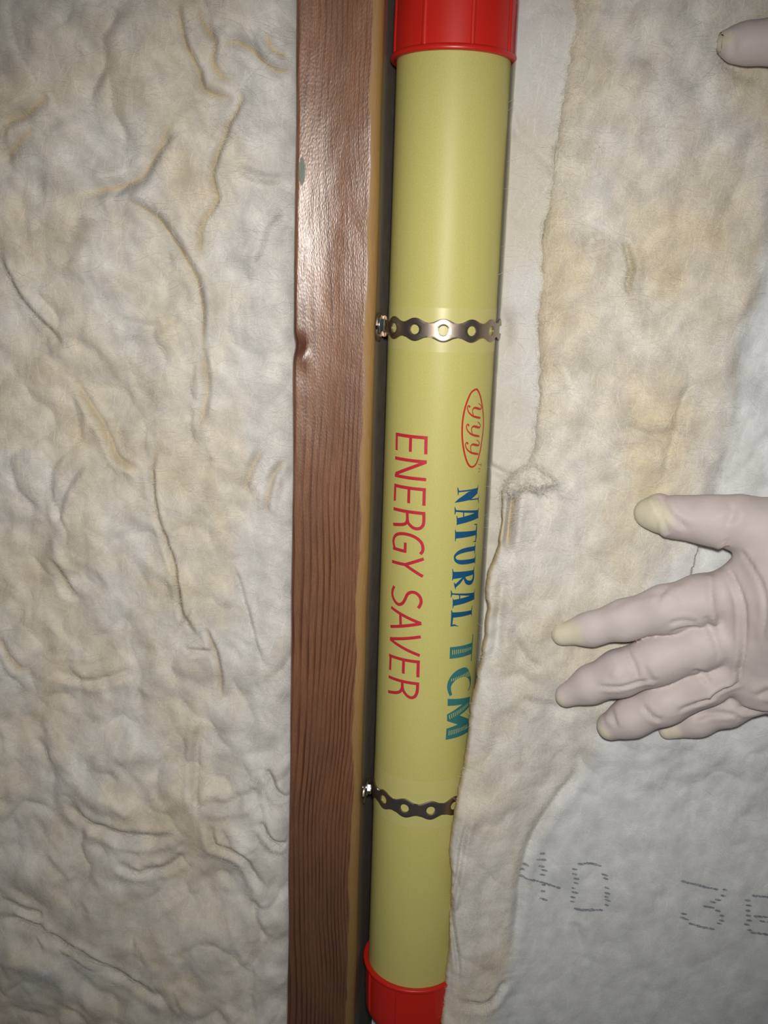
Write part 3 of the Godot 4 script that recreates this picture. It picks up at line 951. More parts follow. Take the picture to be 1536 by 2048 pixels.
func make_stud() -> void:
	var w := 38.0
	var depth := 88.0
	var outline := []                          # x, z, millimetres across for the picture
	var left := 2.2
	var right := 4.6
	outline.append([-w / 2, -depth, -20.0])
	for k in 5:
		outline.append([-w / 2, -18.0 + 3.6 * k, -18.0 + 3.6 * k])
	for k in 7:
		var t := PI / 2 * k / 6.0
		outline.append([-w / 2 + left - left * cos(t), -left + left * sin(t), -left * 0.8 + left * 1.6 * k / 6.0])
	for k in range(1, 30):
		outline.append([lerpf(-w / 2 + left, w / 2 - right, k / 30.0), 0.0, lerpf(left * 0.8, w - right * 0.9, k / 30.0)])
	for k in 11:
		var t := PI / 2 * k / 10.0
		outline.append([w / 2 - right + right * sin(t), -right + right * cos(t), w - right * 0.9 + right * 1.6 * k / 10.0])
	for k in 8:
		var z := right + 1.0 + 2.4 * k
		outline.append([w / 2, -z, w - right + right * 1.57 + z - right])
	outline.append([w / 2, -depth, 60.0])
	var nu := outline.size()
	var nv := 260
	var wob := noise(81, 90.0, 2)
	var small := noise(82, 12.0, 2)
	var P := PackedVector3Array()
	var UV := PackedVector2Array()
	for j in nv:
		var y := 138.0 - 628.0 * j / (nv - 1)
		for o: Array in outline:
			var x: float = o[0]
			var z: float = o[1]
			var front := smoothstep(-8.0, 0.0, z)
			z += front * 0.0056 * pow(minf(x - 2.0, 0.0), 2.0)          # the face is cupped
			z += front * (0.25 * wob.get_noise_2d(x * 2.0, y) + 0.12 * small.get_noise_2d(x, y * 0.5))
			x += 0.5 * wob.get_noise_2d(50.0 + signf(x) * 30.0, y) * (absf(x) / 19.0)
			var kx := (x + 17.5) / 3.6
			var ky := (y + 35.5) / 4.2
			var k := exp(-kx * kx - ky * ky) * front
			z -= 1.9 * k
			x += 1.3 * k
			var bx := (x + 14.0) / 3.0
			var by := (y + 41.0) / 4.0
			z += 0.8 * exp(-bx * bx - by * by) * front
			P.append(Vector3(x, y, z))
			UV.append(Vector2((o[2] + 20.0) / 80.0, (140.0 - y) / 640.0))
	var mesh := sheet(P, nu, nv, false, PackedColorArray(), UV)
	var root := thing("wooden_stud", "upright reddish-brown wooden stud with dark grain lines and a pale golden right edge", "stud")
	root.position = Vector3(-57.4, 0, 0) * MM
	root.rotation = Vector3(0, deg_to_rad(-3.0), deg_to_rad(-0.2))
	obj("timber", mesh, M.wood, root)
	var back := obj("back_face", box(37.0, 627.0, 4.0, 0.4), M.wood, root)
	back.position = Vector3(0, -176, -86.5) * MM


# ---------------------------------------------------------------- tube

const R := 26.0

func on_tube(s: float, y: float, r: float) -> Vector3:
	return Vector3(sin(s / R) * r, y, cos(s / R) * r)


func tube_place(o: Node3D) -> void:
	o.position = Vector3(-7.19, 0, -19.88) * MM
	o.rotation = Vector3(-0.0063, 0, -0.0008)


# Print: strokes of changing width and filled shapes, laid on the paper and bent round the tube.
class Print:
	var st: SurfaceTool
	var level := 0.05

	func _init() -> void:
		st = SurfaceTool.new()
		st.begin(Mesh.PRIMITIVE_TRIANGLES)

	func tri(a: Vector2, b: Vector2, c: Vector2) -> void:
		var la := a.distance_squared_to(b)
		var lb := b.distance_squared_to(c)
		var lc := c.distance_squared_to(a)
		var most := maxf(la, maxf(lb, lc))
		if most > 1.7:
			if most == la:
				var m := (a + b) / 2.0
				tri(a, m, c)
				tri(m, b, c)
			elif most == lb:
				var m := (b + c) / 2.0
				tri(a, b, m)
				tri(a, m, c)
			else:
				var m := (c + a) / 2.0
				tri(a, b, m)
				tri(m, b, c)
			return
		var q := [a, b, c]
		if (b - a).cross(c - a) > 0.0:
			q = [a, c, b]
		for v: Vector2 in q:
			st.set_normal(Vector3(sin(v.x / 26.0), 0, cos(v.x / 26.0)))
			st.add_vertex(Vector3(sin(v.x / 26.0) * (26.0 + level), v.y, cos(v.x / 26.0) * (26.0 + level)) * 0.001)

	func shape(l: Array) -> void:
		level += 0.0015
		var p := PackedVector2Array()
		for k in l.size() / 2:
			p.append(Vector2(l[2 * k], l[2 * k + 1]))
		var t := Geometry2D.triangulate_polygon(p)
		for k in t.size() / 3:
			tri(p[t[3 * k]], p[t[3 * k + 1]], p[t[3 * k + 2]])

	# s, y pairs with one width, or s, y, width triples
	func stroke(l: Array, width := 0.0, curved := false) -> void:
		level += 0.0015
		var n := 2 if width > 0.0 else 3
		var p := []
		for k in l.size() / n:
			p.append(Vector3(l[n * k], l[n * k + 1], width if width > 0.0 else l[n * k + 2]))
		if curved:
			var c := []
			for k in p.size() - 1:
				for u in 6:
					c.append(p[k].cubic_interpolate(p[k + 1], p[maxi(k - 1, 0)], p[mini(k + 2, p.size() - 1)], u / 6.0))
			c.append(p[-1])
			p = c
		var a := []
		var b := []
		for k in p.size():
			var d: Vector3 = p[mini(k + 1, p.size() - 1)] - p[maxi(k - 1, 0)]
			var side: Vector2 = Vector2(-d.y, d.x).normalized() * p[k].z / 2.0
			a.append(Vector2(p[k].x, p[k].y) + side)
			b.append(Vector2(p[k].x, p[k].y) - side)
		for k in p.size() - 1:
			tri(a[k], a[k + 1], b[k + 1])
			tri(a[k], b[k + 1], b[k])


func make_tube() -> void:
	var root := thing("cardboard_tube", "long pale yellow cardboard tube with red end caps and printed lettering, beside the stud", "tube")
	tube_place(root)
	var P := PackedVector3Array()
	var UV := PackedVector2Array()
	for j in 41:
		var y := 108.0 - 504.0 * j / 40.0
		for i in 97:
			var t := TAU * i / 96.0 - PI
			P.append(Vector3(sin(t) * R, y, cos(t) * R))
			UV.append(Vector2(i / 96.0, j / 40.0))
	obj("tube_wall", sheet(P, 97, 41, true, PackedColorArray(), UV), M.card, root)
	# clear tape wound round the paper at both straps
	obj("clear_tape", lathe([26.02, -15.9, 26.07, -16.0, 26.07, -36.0, 26.02, -36.1], 96), M.tape, root)
	obj("clear_tape", lathe([26.02, -256.0, 26.07, -256.1, 26.10, -263.4, 26.16, -263.6, 26.16, -283.0, 26.02, -283.2], 96), M.tape, root)
	cap(root, 92.3, 1.0, 17.0, 41.0)
	cap(root, -380.6, -1.0, -16.0, 33.0)
	lettering(root)


func cap(root: Node3D, y: float, up: float, first: float, tall: float) -> void:
	var o := Node3D.new()
	o.name = "cap"
	root.add_child(o, true)
	o.position = Vector3(0, y, 0) * MM
	if up < 0.0:
		o.rotation.z = PI
	var prof := [0.0, tall - 4.0, 12.0, tall - 4.0, 21.0, tall - 4.0, 23.0, tall - 2.5, 24.4, tall - 0.4, 25.4, tall, 26.3, tall - 0.8]
	for k in 9:
		var u := k / 8.0
		prof.append_array([26.9 + 0.75 * sqrt(u), lerpf(tall - 2.4, 2.6, u)])
	prof.append_array([27.7, 2.2, 26.1, 2.0])
	obj("cap_body", lathe(prof, 96), M.red_plastic, o)
	obj("rim", lathe([27.5, 2.8, 28.3, 2.5, 28.8, 2.0, 29.0, 1.2, 28.9, 0.4, 28.5, 0.0, 27.4, -0.1, 26.3, 0.1, 26.1, 0.6], 96), M.red_plastic, o)
	for k in 8:
		var a := deg_to_rad((first if up > 0.0 else -first) + 45.0 * k)
		var st := tool()
		var rows := []
		for j in 9:
			var yy := lerpf(tall - 3.0, 2.5, j / 8.0)
			var r := 26.9 + 0.75 * sqrt(j / 8.0)
			var lift := 0.75 * (1.0 if j > 0 else 0.3)
			var row := []
			for c in [[-1.25, -0.15], [-0.75, lift * 0.85], [0.0, lift], [0.75, lift * 0.85], [1.25, -0.15]]:
				var t: float = a + c[0] / 27.0
				row.append(Vector3(sin(t) * (r + c[1]), yy, cos(t) * (r + c[1])))
			rows.append(row)
		for j in 8:
			for c in 4:
				fill(st, rows[j][c], rows[j][c + 1], rows[j + 1][c + 1], rows[j + 1][c])
		st.generate_normals()
		obj("rib", st.commit(), M.red_plastic, o)


func put(called: String, p: Print, m: Material, root: Node3D) -> void:
	obj(called, p.st.commit(), m, root)


func lettering(root: Node3D) -> void:
	var a := Print.new()
	var w := 1.62
	for l: Array in [
		[-22.08, -76.26, -3.94, -76.09], [-21.44, -75.71, -21.17, -83.98], [-12.64, -76.14, -12.53, -83.59], [-4.79, -75.63, -4.58, -84.01],
		[-22.05, -87.85, -3.90, -87.65], [-4.27, -87.75, -21.33, -95.64], [-21.90, -96.41, -3.84, -96.18],
		[-21.93, -101.40, -3.79, -101.14], [-21.23, -100.87, -21.22, -109.09], [-12.47, -100.96, -12.36, -108.76], [-4.57, -100.70, -4.45, -109.08],
		[-21.92, -113.17, -3.60, -112.87], [-21.72, -140.16, -12.45, -139.88], [-13.03, -139.91, -3.42, -135.61], [-13.03, -139.91, -3.44, -144.59],
		[-21.10, -164.10, -3.29, -169.00], [-21.19, -174.44, -3.21, -169.03], [-14.71, -166.09, -14.32, -171.67],
		[-3.24, -176.00, -21.17, -180.97], [-21.16, -181.09, -3.31, -185.99],
		[-21.46, -190.03, -3.09, -189.44], [-20.26, -189.20, -20.33, -197.77], [-11.81, -189.51, -11.72, -197.24], [-3.98, -189.04, -3.83, -197.74], [-21.25, -201.75, -3.10, -201.25],
	]:
		a.stroke(l, w)
	for l: Array in [
		[-4.30, -112.55, -4.18, -117.20, -4.86, -119.49, -6.77, -120.75, -9.19, -120.67, -11.12, -119.50, -12.45, -117.86, -12.97, -112.86],
		[-12.76, -116.93, -13.05, -118.36, -14.09, -119.40, -16.35, -120.13, -21.80, -121.12],
		[-5.26, -133.34, -4.23, -131.92, -4.09, -129.74, -5.12, -127.28, -7.77, -125.35, -11.13, -124.46, -14.71, -124.45, -18.15, -125.33, -20.29, -127.00, -21.12, -129.32, -20.65, -131.41, -19.89, -132.76],
		[-19.32, -152.46, -20.47, -155.03, -20.39, -157.68, -18.67, -160.10, -16.25, -161.24, -13.86, -160.25, -12.36, -157.88, -11.07, -154.93, -9.00, -153.42, -6.54, -153.53, -4.57, -155.14, -3.80, -157.49, -4.30, -159.70, -5.19, -161.15],
		[-3.83, -200.75, -3.83, -204.96, -4.64, -207.85, -6.42, -209.25, -8.53, -208.97, -10.55, -207.37, -11.76, -205.23, -12.21, -200.85],
		[-11.97, -204.64, -12.53, -206.59, -13.99, -207.98, -16.45, -208.95, -21.27, -210.08],
	]:
		a.stroke(l, w, true)
	a.stroke([-21.29, -133.10, -12.73, -133.13], w)
	a.stroke([-13.30, -133.64, -13.37, -128.68], w)
	put("red_lettering", a, M.red_ink, root)

	var b := Print.new()
	for l: Array in [
		[12.18, -101.83, 0.7, 24.32, -101.71, 0.9], [11.65, -99.77, 0.3, 12.16, -101.53, 0.9, 12.16, -103.64, 0.3], [24.87, -99.85, 0.25, 24.50, -102.25, 0.9], [19.23, -106.48, 0.6, 25.71, -106.86, 0.7], [26.19, -105.25, 0.3, 25.52, -107.11, 0.8, 26.25, -109.32, 0.3],
		[11.03, -111.31, 0.9, 26.17, -113.41, 1.5], [15.74, -112.45, 0.7, 15.97, -116.19, 0.7], [10.68, -109.35, 0.3, 11.20, -111.32, 1, 10.88, -113.13, 0.3], [11.96, -113.81, 0.3, 12.57, -116.47, 1, 12.31, -118.68, 0.3], [26.48, -111.41, 0.3, 25.87, -114.07, 1, 26.55, -117.05, 0.5],
		[11.54, -120.70, 0.3, 12.11, -123.49, 1.1, 11.82, -126.70, 0.3], [25.58, -119.65, 0.5, 25.46, -122.74, 1.1, 25.64, -125.97, 1.1, 25.35, -128.80, 0.6], [23.05, -119.44, 0.2, 25.89, -119.95, 0.8], [23.20, -128.39, 0.2, 25.75, -128.48, 0.8],
		[25.27, -129.43, 0.3, 24.83, -132.04, 1.2, 25.26, -135.07, 0.3], [26.14, -135.26, 0.3, 25.55, -138.05, 1, 26.07, -140.27, 0.3],
		[11.13, -140.59, 0.3, 11.81, -143.73, 1.1, 11.32, -146.58, 0.3], [25.37, -141.26, 0.3, 25.11, -143.64, 0.9], [18.24, -145.35, 1, 15.58, -147.78, 1.7, 13.08, -149.70, 1.6], [12.36, -147.68, 0.3, 13.06, -149.29, 1, 13.34, -151.26, 0.3],
		[11.18, -153.43, 0.7, 26.90, -156.28, 1.5], [15.90, -154.61, 0.7, 16.12, -158.11, 0.7], [10.87, -151.59, 0.3, 11.39, -153.45, 1, 11.07, -155.33, 0.3], [12.12, -155.96, 0.3, 12.69, -158.47, 1, 12.31, -161.16, 0.3], [27.20, -153.87, 0.3, 26.55, -156.60, 1, 27.08, -159.35, 0.4],
		[25.62, -162.16, 0.3, 24.93, -165.31, 1.1, 25.59, -167.87, 0.3], [11.80, -162.05, 0.5, 12.25, -166.40, 1.2, 12.04, -170.58, 0.9], [11.84, -170.14, 1, 13.68, -170.08, 0.9, 16.29, -171.11, 0.15],
	]:
		b.stroke(l)
	b.stroke([25.39, -132.03, 2.3, 18.95, -131.71, 2.4, 14.66, -132.31, 2.1, 12.33, -133.79, 1.3, 12.12, -135.36, 1.1, 13.37, -136.87, 1.7, 16.86, -137.77, 2.4, 25.87, -138.32, 2.3], 0.0, true)
	b.stroke([24.91, -143.80, 1.2, 25.11, -147.32, 1.4, 23.62, -149.27, 2.2, 20.72, -148.91, 2.2, 18.76, -146.93, 1.4, 18.04, -143.90, 1], 0.0, true)
	for l: Array in [
		[24.77, -101.62, 24.54, -104.09, 19.50, -106.59, 10.29, -107.29, 12.46, -105.40, 17.94, -102.38], [26.38, -113.29, 26.45, -116.75, 12.46, -118.30, 12.36, -115.01], [11.72, -121.77, 25.68, -122.78, 25.85, -125.21, 11.91, -125.24],
		[11.55, -142.10, 25.35, -143.21, 25.29, -145.52, 11.75, -145.85], [26.96, -156.08, 27.21, -159.14, 12.50, -159.87, 12.42, -156.68], [12.08, -163.18, 25.12, -164.40, 25.32, -166.54, 12.23, -166.07],
	]:
		b.shape(l)
	put("blue_lettering", b, M.blue_ink, root)

	var t := Print.new()
	for l: Array in [
		[11.89, -181.60, 27.58, -182.53, 27.77, -188.73, 12.00, -187.89], [12.04, -209.56, 28.79, -212.86, 28.60, -215.86, 18.78, -214.48, 12.25, -213.54], [28.61, -212.87, 28.38, -218.64, 19.21, -220.82, 12.37, -221.92, 12.18, -218.20, 18.87, -215.72],
		[12.37, -221.92, 19.15, -219.93, 29.44, -225.93, 29.41, -228.82, 19.52, -225.51], [29.32, -226.55, 28.95, -232.87, 12.11, -232.36, 12.24, -226.12, 19.50, -225.28],
	]:
		t.shape(l)
	t.stroke([27.94, -178.27, 0.9, 27.72, -192.84, 0.9])
	t.stroke([26.32, -208.67, 0.7, 28.07, -206.68, 1, 28.01, -203.83, 1.6, 26.03, -200.33, 2.8, 22.38, -197.27, 5, 18.17, -197.04, 5, 14.84, -198.69, 4.2, 12.86, -201.55, 2.8, 12.66, -204.51, 2, 13.89, -208.05, 1.6], 0.0, true)
	put("teal_lettering", t, M.teal_ink, root)
	var p := Print.new()
	p.level = 0.09
	var runs := [
		[[13.52, -183.28, 26.76, -184.70], [13.57, -185.80, 26.52, -186.11], 12], [[13.70, -198.92, 26.51, -197.47], [13.77, -200.21, 27.68, -200.89], 13],
		[[13.41, -218.62, 26.38, -215.47], [14.01, -221.12, 26.18, -217.37], 12], [[13.89, -227.43, 27.00, -227.84], [13.81, -230.26, 26.62, -229.70], 12],
	]
	for r: Array in runs:
		for k in r[2]:
			var u: float = float(k) / (r[2] - 1)
			p.stroke([lerpf(r[0][0], r[0][2], u), lerpf(r[0][1], r[0][3], u), lerpf(r[1][0], r[1][2], u), lerpf(r[1][1], r[1][3], u)], 0.42)
	put("lettering_stripes", p, M.stripe, root)

	var o := Print.new()
	o.stroke([19.17, -52.99, 16.41, -54.60, 14.25, -59.12, 12.94, -64.25, 12.47, -70.54, 13.02, -77.28, 14.72, -84.14, 17.03, -88.86, 19.62, -90.35, 22.38, -88.92, 24.67, -83.90, 26.17, -76.82, 26.61, -70.03, 25.23, -63.12, 22.66, -56.58, 20.39, -53.42, 19.17, -52.99], 0.95, true)
	for k in 3:
		var dy: float = [0.0, -8.85, -17.55][k]
		var ds: float = [0.0, -0.05, -0.05][k]
		for l: Array in [
			[23.65, -66.96, 0.9, 21.26, -66.47, 1.1, 18.34, -65.67, 0.9, 16.12, -64.18, 0.7, 14.98, -62.47, 0.6, 14.89, -61.06, 0.6, 15.57, -60.57, 0.6, 16.01, -61.03, 0.9, 15.81, -61.47, 0.9],
			[21.67, -59.86, 0.4, 23.07, -60.62, 0.5, 23.92, -61.81, 0.6, 23.26, -62.65, 0.9, 21.19, -62.21, 1.2, 19.16, -61.78, 1, 18.02, -62.46, 0.6, 17.96, -63.72, 0.5, 18.57, -65.31, 0.5],
		]:
			var m := l.duplicate()
			for i in m.size() / 3:
				m[3 * i] += ds
				m[3 * i + 1] += dy
			o.stroke(m, 0.0, true)
	for l: Array in [[26.61, -89.08, 26.39, -91.14], [26.43, -90.14, 23.90, -89.57], [24.02, -91.51, 26.20, -92.11, 24.82, -92.39, 26.03, -93.25, 24.13, -93.46]]:
		o.stroke(l, 0.3)
	put("oval_emblem", o, M.oval_ink, root)


# ---------------------------------------------------------------- straps and screws

func make_straps() -> void:
	strap(-26.0, [-56.5, -27.0, 2.5, 32.0, 61.5], 6.6, "perforated_strap", "shiny upper perforated steel strap round the tube, above the printed words")
	strap(-271.6, [-46.5, -17.0, 12.5, 42.0, 71.5], 5.4, "perforated_strap", "darker lower perforated steel strap round the tube, partly covered by the batt")
	screw(Vector3(-29.7, -25.0, 12.0), "hex screw fixing the upper strap's bent end to the stud's side")
	screw(Vector3(-29.7, -270.6, 11.0), "hex screw fixing the lower strap's bent end to the stud's side")


func strap(y: float, holes: Array, flange: float, called: String, label: String) -> void:
	var root := thing(called, label, "strap", "perforated steel straps round the tube")
	tube_place(root)
	# the way of the strap round the tube, seen from above: x, z
	var way := PackedVector2Array()
	for k in 9:
		way.append(Vector2(-30.6, 18.4).lerp(Vector2(-29.95, 5.6), k / 8.0))
	way.append(Vector2(-29.5, 3.9))
	way.append(Vector2(-28.3, 2.9))
	way.append(Vector2(-26.9, 3.4))
	for k in 61:
		var t := deg_to_rad(lerpf(-80.0, 74.0, k / 60.0))
		way.append(Vector2(sin(t), cos(t)) * 26.35)
	for k in range(1, 13):
		way.append(Vector2(25.33, 7.26) + Vector2(0.29, -0.957) * 2.2 * k)
	var run := PackedFloat32Array([0.0])
	var normals := PackedVector2Array()
	for k in way.size():
		if k:
			run.append(run[k - 1] + way[k].distance_to(way[k - 1]))
		var d := way[mini(k + 1, way.size() - 1)] - way[maxi(k - 1, 0)]
		normals.append(Vector2(-d.y, d.x).normalized())
	var zero := run[12] + deg_to_rad(80.0) * 26.35        # the place straight in front of the tube
	var pitch := deg_to_rad(29.5) * 26.35
	var first := zero + deg_to_rad(holes[0]) * 26.35
	var st := tool()
	var here := func(a: float, b: float, h: float) -> Vector3:
		var k := clampi(run.bsearch(a) - 1, 0, run.size() - 2)
		var u: float = (a - run[k]) / (run[k + 1] - run[k])
		var p := way[k].lerp(way[k + 1], u)
		var m := normals[k].lerp(normals[k + 1], clampf(u, 0.0, 1.0)).normalized()
		return Vector3(p.x + m.x * h, y + b, p.y + m.y * h)
	var half := func(a: float) -> float:
		var plain_w := 4.25 + 1.05 * cos(TAU * (a - first) / pitch)
		return lerpf(flange * sqrt(clampf(1.0 - pow((8.0 - a) / 8.0, 4.0), 0.02, 1.0)), plain_w, smoothstep(11.0, 17.5, a)) if a < 17.5 else plain_w
	var thick := 0.75
	var n := 40
	var cells := []
	for k in 7:
		var mid := first + pitch * k
		if mid + pitch / 2 < run[run.size() - 1]:
			cells.append(mid)
	for mid: float in cells:
		var inner := []
		var outer := []
		var turns := []
		var c0: float = atan2(half.call(mid - pitch / 2), -pitch / 2)
		var c1: float = atan2(half.call(mid + pitch / 2), pitch / 2)
		for quarter: Array in [[-c1, c1, 8], [c1, c0, 12], [c0, TAU - c0, 8], [TAU - c0, TAU - c1, 12]]:
			for i in quarter[2]:
				turns.append(lerpf(quarter[0], quarter[1], float(i) / quarter[2]))
		for i in n:
			var t: float = turns[i]
			inner.append(Vector2(cos(t), sin(t)) * 2.25)
			var r := 2.3
			while r < 12.0:
				var a := mid + cos(t) * r
				if absf(cos(t) * r) >= pitch / 2 or absf(sin(t) * r) >= half.call(a):
					break
				r += 0.03
			outer.append(Vector2(clampf(cos(t) * r, -pitch / 2, pitch / 2), sin(t) * r))
		for i in n:
			var m := (i + 1) % n
			for ring in 6:
				var u0 := ring / 6.0
				var u1 := (ring + 1) / 6.0
				var q := [inner[i].lerp(outer[i], u0), inner[i].lerp(outer[i], u1), inner[m].lerp(outer[m], u1), inner[m].lerp(outer[m], u0)]
				# rolled edge at the hole and along the border
				var h0 := thick - (0.22 if ring == 0 else 0.0)
				var h1 := thick - (0.2 if ring == 5 and absf(outer[i].x) < pitch / 2 - 0.1 else 0.0)
				st.set_smooth_group(0)
				fill(st, here.call(mid + q[0].x, q[0].y, h0), here.call(mid + q[3].x, q[3].y, h0), here.call(mid + q[2].x, q[2].y, h1), here.call(mid + q[1].x, q[1].y, h1))
				st.set_smooth_group(1)
				fill(st, here.call(mid + q[0].x, q[0].y, 0.0), here.call(mid + q[1].x, q[1].y, 0.0), here.call(mid + q[2].x, q[2].y, 0.0), here.call(mid + q[3].x, q[3].y, 0.0))
			st.set_smooth_group(2)
			fill(st, here.call(mid + inner[i].x, inner[i].y, thick - 0.22), here.call(mid + inner[i].x, inner[i].y, 0.0), here.call(mid + inner[m].x, inner[m].y, 0.0), here.call(mid + inner[m].x, inner[m].y, thick - 0.22))
			st.set_smooth_group(3)
			fill(st, here.call(mid + outer[i].x, outer[i].y, thick - 0.2), here.call(mid + outer[m].x, outer[m].y, thick - 0.2), here.call(mid + outer[m].x, outer[m].y, 0.0), here.call(mid + outer[i].x, outer[i].y, 0.0))
	# the plain end bent flat against the stud
	var a0 := 0.0
	var a1 := first - pitch / 2
	for k in 48:
		var u := lerpf(a0, a1, k / 48.0)
		var v := lerpf(a0, a1, (k + 1) / 48.0)
		var hu: float = half.call(u)
		var hv: float = half.call(v)
		for s in 4:
			var b0 := lerpf(-1.0, 1.0, s / 4.0)
			var b1 := lerpf(-1.0, 1.0, (s + 1) / 4.0)
			st.set_smooth_group(0)
			fill(st, here.call(u, b1 * hu, thick), here.call(v, b1 * hv, thick), here.call(v, b0 * hv, thick), here.call(u, b0 * hu, thick))
			st.set_smooth_group(1)
			fill(st, here.call(u, b0 * hu, 0.0), here.call(v, b0 * hv, 0.0), here.call(v, b1 * hv, 0.0), here.call(u, b1 * hu, 0.0))
		st.set_smooth_group(3)
		fill(st, here.call(u, hu, 0.0), here.call(v, hv, 0.0), here.call(v, hv, thick), here.call(u, hu, thick))
		fill(st, here.call(u, -hu, thick), here.call(v, -hv, thick), here.call(v, -hv, 0.0), here.call(u, -hu, 0.0))
	st.generate_normals()
	obj("band", st.commit(), M.steel, root)


func screw(p: Vector3, label: String) -> void:
	var root := thing("screw", label, "screw", "screws of the tube straps")
	root.position = (p + Vector3(-7.19, 0, -19.88)) * MM
	root.rotation = Vector3(0, deg_to_rad(-3.0), -PI / 2)
	var st := tool()
	var prof := [[0.9, 3.0], [3.0, 2.9], [3.3, 2.5], [3.3, 0.6]]
	for j in 3:
		for k in 6:
			var q := []
			for c in [[j, k], [j, k + 1], [j + 1, k + 1], [j + 1, k]]:
				var t: float = TAU * c[1] / 6.0
				q.append(Vector3(sin(t) * prof[c[0]][0], prof[c[0]][1], cos(t) * prof[c[0]][0]))
			st.set_smooth_group(-1)
			fill(st, q[0], q[1], q[2], q[3])
	st.generate_normals()
	obj("hex_head", st.commit(), M.zinc, root)
	obj("washer", lathe([1.0, 1.15, 3.9, 1.1, 4.3, 0.9, 4.4, 0.5, 4.2, 0.1, 1.0, 0.0], 32), M.zinc, root)
	obj("dimple", lathe([0.0, 2.95, 0.5, 3.0, 1.0, 3.25, 1.6, 3.2, 1.9, 2.9], 24), M.zinc, root)
	obj("shank", lathe([1.5, 0.4, 1.5, -8.0, 1.2, -12.0, 0.1, -15.0], 16), M.zinc, root)


# ---------------------------------------------------------------- person

func make_person() -> void:
	var root := thing("person", "hands in white latex gloves, one spread over the batt, one fingertip above", "person")
	var B := Body.new(Vector3(48, -250, -16), Vector3(252, -80, 62), 1.25)
	# back of the hand and wrist
	B.chain([133.8, -146.2, 13, 11.5, 139, -163.2, 14, 12, 143, -178.7, 13, 11.5], 5.0, 2.0)
	B.chain([138.6, -140.6, 14, 13, 145.6, -162.4, 15, 14, 152.9, -184.2, 11, 15, 163.6, -187, 12, 16], 6.0, 6.0)
	B.chain([153.2, -113.4, 15, 17, 157.4, -133.6, 17, 20, 162.9, -158.1, 17, 22, 168.2, -176.3, 15, 20], 6.0, 8.0)
	B.chain([161.7, -139.7, 20, 27, 189.2, -139.2, 24, 28, 238.4, -136.6, 30, 32], 6.0, 10.0)
	# thumb with its empty tip, then the four fingers
	B.chain([153.1, -112.7, 15, 16.5, 135.1, -108.4, 13, 12.6, 121.9, -108.2, 11, 11.2, 107, -108.2, 8, 10.6], 4.0, 5.0)
	B.chain([104.8, -108.1, 5, 8, 99.4, -107.7, 4, 8.6, 95.1, -108.4, 2, 6.6], 3.0, 0.6)
	B.chain([136.5, -142, 14, 12, 120.5, -146.3, 15, 11.6, 105.1, -152, 14, 11, 87.7, -160.1, 10, 9.6, 72.1, -167.2, 6, 8, 59.6, -172, 3, 5.6], 4.0, 2.2)
	B.chain([139.8, -160.7, 15, 12.5, 122.9, -168.3, 15, 11.8, 103.2, -179.1, 13, 11.6, 87.8, -187.7, 10, 11, 74.5, -196.7, 6, 9, 64.1, -204.5, 3, 5.8], 4.0, 1.6)
	B.chain([143.3, -177.4, 13, 12, 128.3, -189.2, 12, 11.2, 110.8, -201.4, 10, 10.8, 96.1, -212.7, 6, 9.8, 87.3, -219.7, 3, 7.2], 4.0, 1.6)
	B.chain([153.7, -192.8, 8, 12, 142.3, -203.6, 6, 9.6, 129.5, -213.5, 3, 8, 116.2, -221.8, 0, 4.6], 4.0, 1.6)
	# creases of the loose rubber
	var F := Field.new(46.0, 250.0, -78.0, -252.0, 0.7)
	F.fold([127.6, -119.2, 131, -131, 135, -142.5, 137.6, -158.4, 139, -174.4, 139.5, -184, 134.3, -187.2, 129.5, -190.6], 0.9, 1.6, 0.5, -2.6, 6.0, true)
	F.fold([133.6, -117.7, 139.8, -128.1, 142.4, -138.2, 144.1, -157.2], 0.9, 0.9, 0.4, 1.2, 4.0)
	F.fold([129, -124.2, 122.7, -132.2, 122.2, -143.2, 125.1, -153.4, 131.6, -158], 1.5, -1.2, -0.3)
	F.fold([120.4, -150, 122.1, -152.8, 126.8, -162.3, 129.6, -172.7], 1.3, 1.0, 0.4)
	F.fold([101.9, -114.6, 98.8, -106.4, 94.9, -98.4, 93.1, -93.8], 0.8, 0.6, 0.3, 1.6, 5.0, true)
	F.fold([97.9, -97.1, 102, -105.1, 111.7, -111.7], 1.4, 0.9, 0.5)
	F.fold([129.1, -97.9, 127.9, -102.7, 125.6, -106.3], 1.6, 1.0, 0.4)
	F.fold([117.5, -130, 102.7, -140.6, 87.2, -147.6, 76.3, -155.7], 1.2, 0.7, 0.5)
	F.fold([110.4, -137.7, 107.5, -142.8, 105.4, -145.3], 1.0, -0.7, 0.2)
	F.fold([105.7, -136.7, 100.6, -143.1, 98.7, -147], 1.0, 0.7, 0.3)
	F.fold([104.2, -155.4, 110.9, -153.2, 117.9, -154.6], 1.1, 0.7, 0.3)
	F.fold([105.9, -160.8, 113.6, -157.3, 120.6, -158.2], 1.1, 0.6, 0.3)
	F.fold([87.5, -171.5, 92, -178.9, 94.1, -183.9], 1.2, 0.9, 0.5)
	F.fold([81.5, -175.7, 84.3, -180.7, 81.3, -186.1], 1.1, -0.8, 0.3)
	F.fold([94.5, -176.2, 99.5, -183.6, 102.4, -184.7], 1.2, 0.8, 0.4)
	F.fold([74.7, -192.5, 86.4, -190.1, 100, -184.1], 1.0, 0.9, 0.4)
	F.fold([79.3, -204.5, 82.9, -210.9, 85.4, -217.4], 1.0, -0.7, 0.3)
	F.fold([83.2, -202.9, 86.3, -210.7, 88.2, -215.9], 1.0, 0.8, 0.4)
	F.fold([98, -200.6, 103.3, -205.5, 108.1, -206.5], 1.2, 0.9, 0.4)
	F.fold([118.1, -177.8, 123, -179.5, 128.4, -186.9], 1.2, 0.9, 0.4)
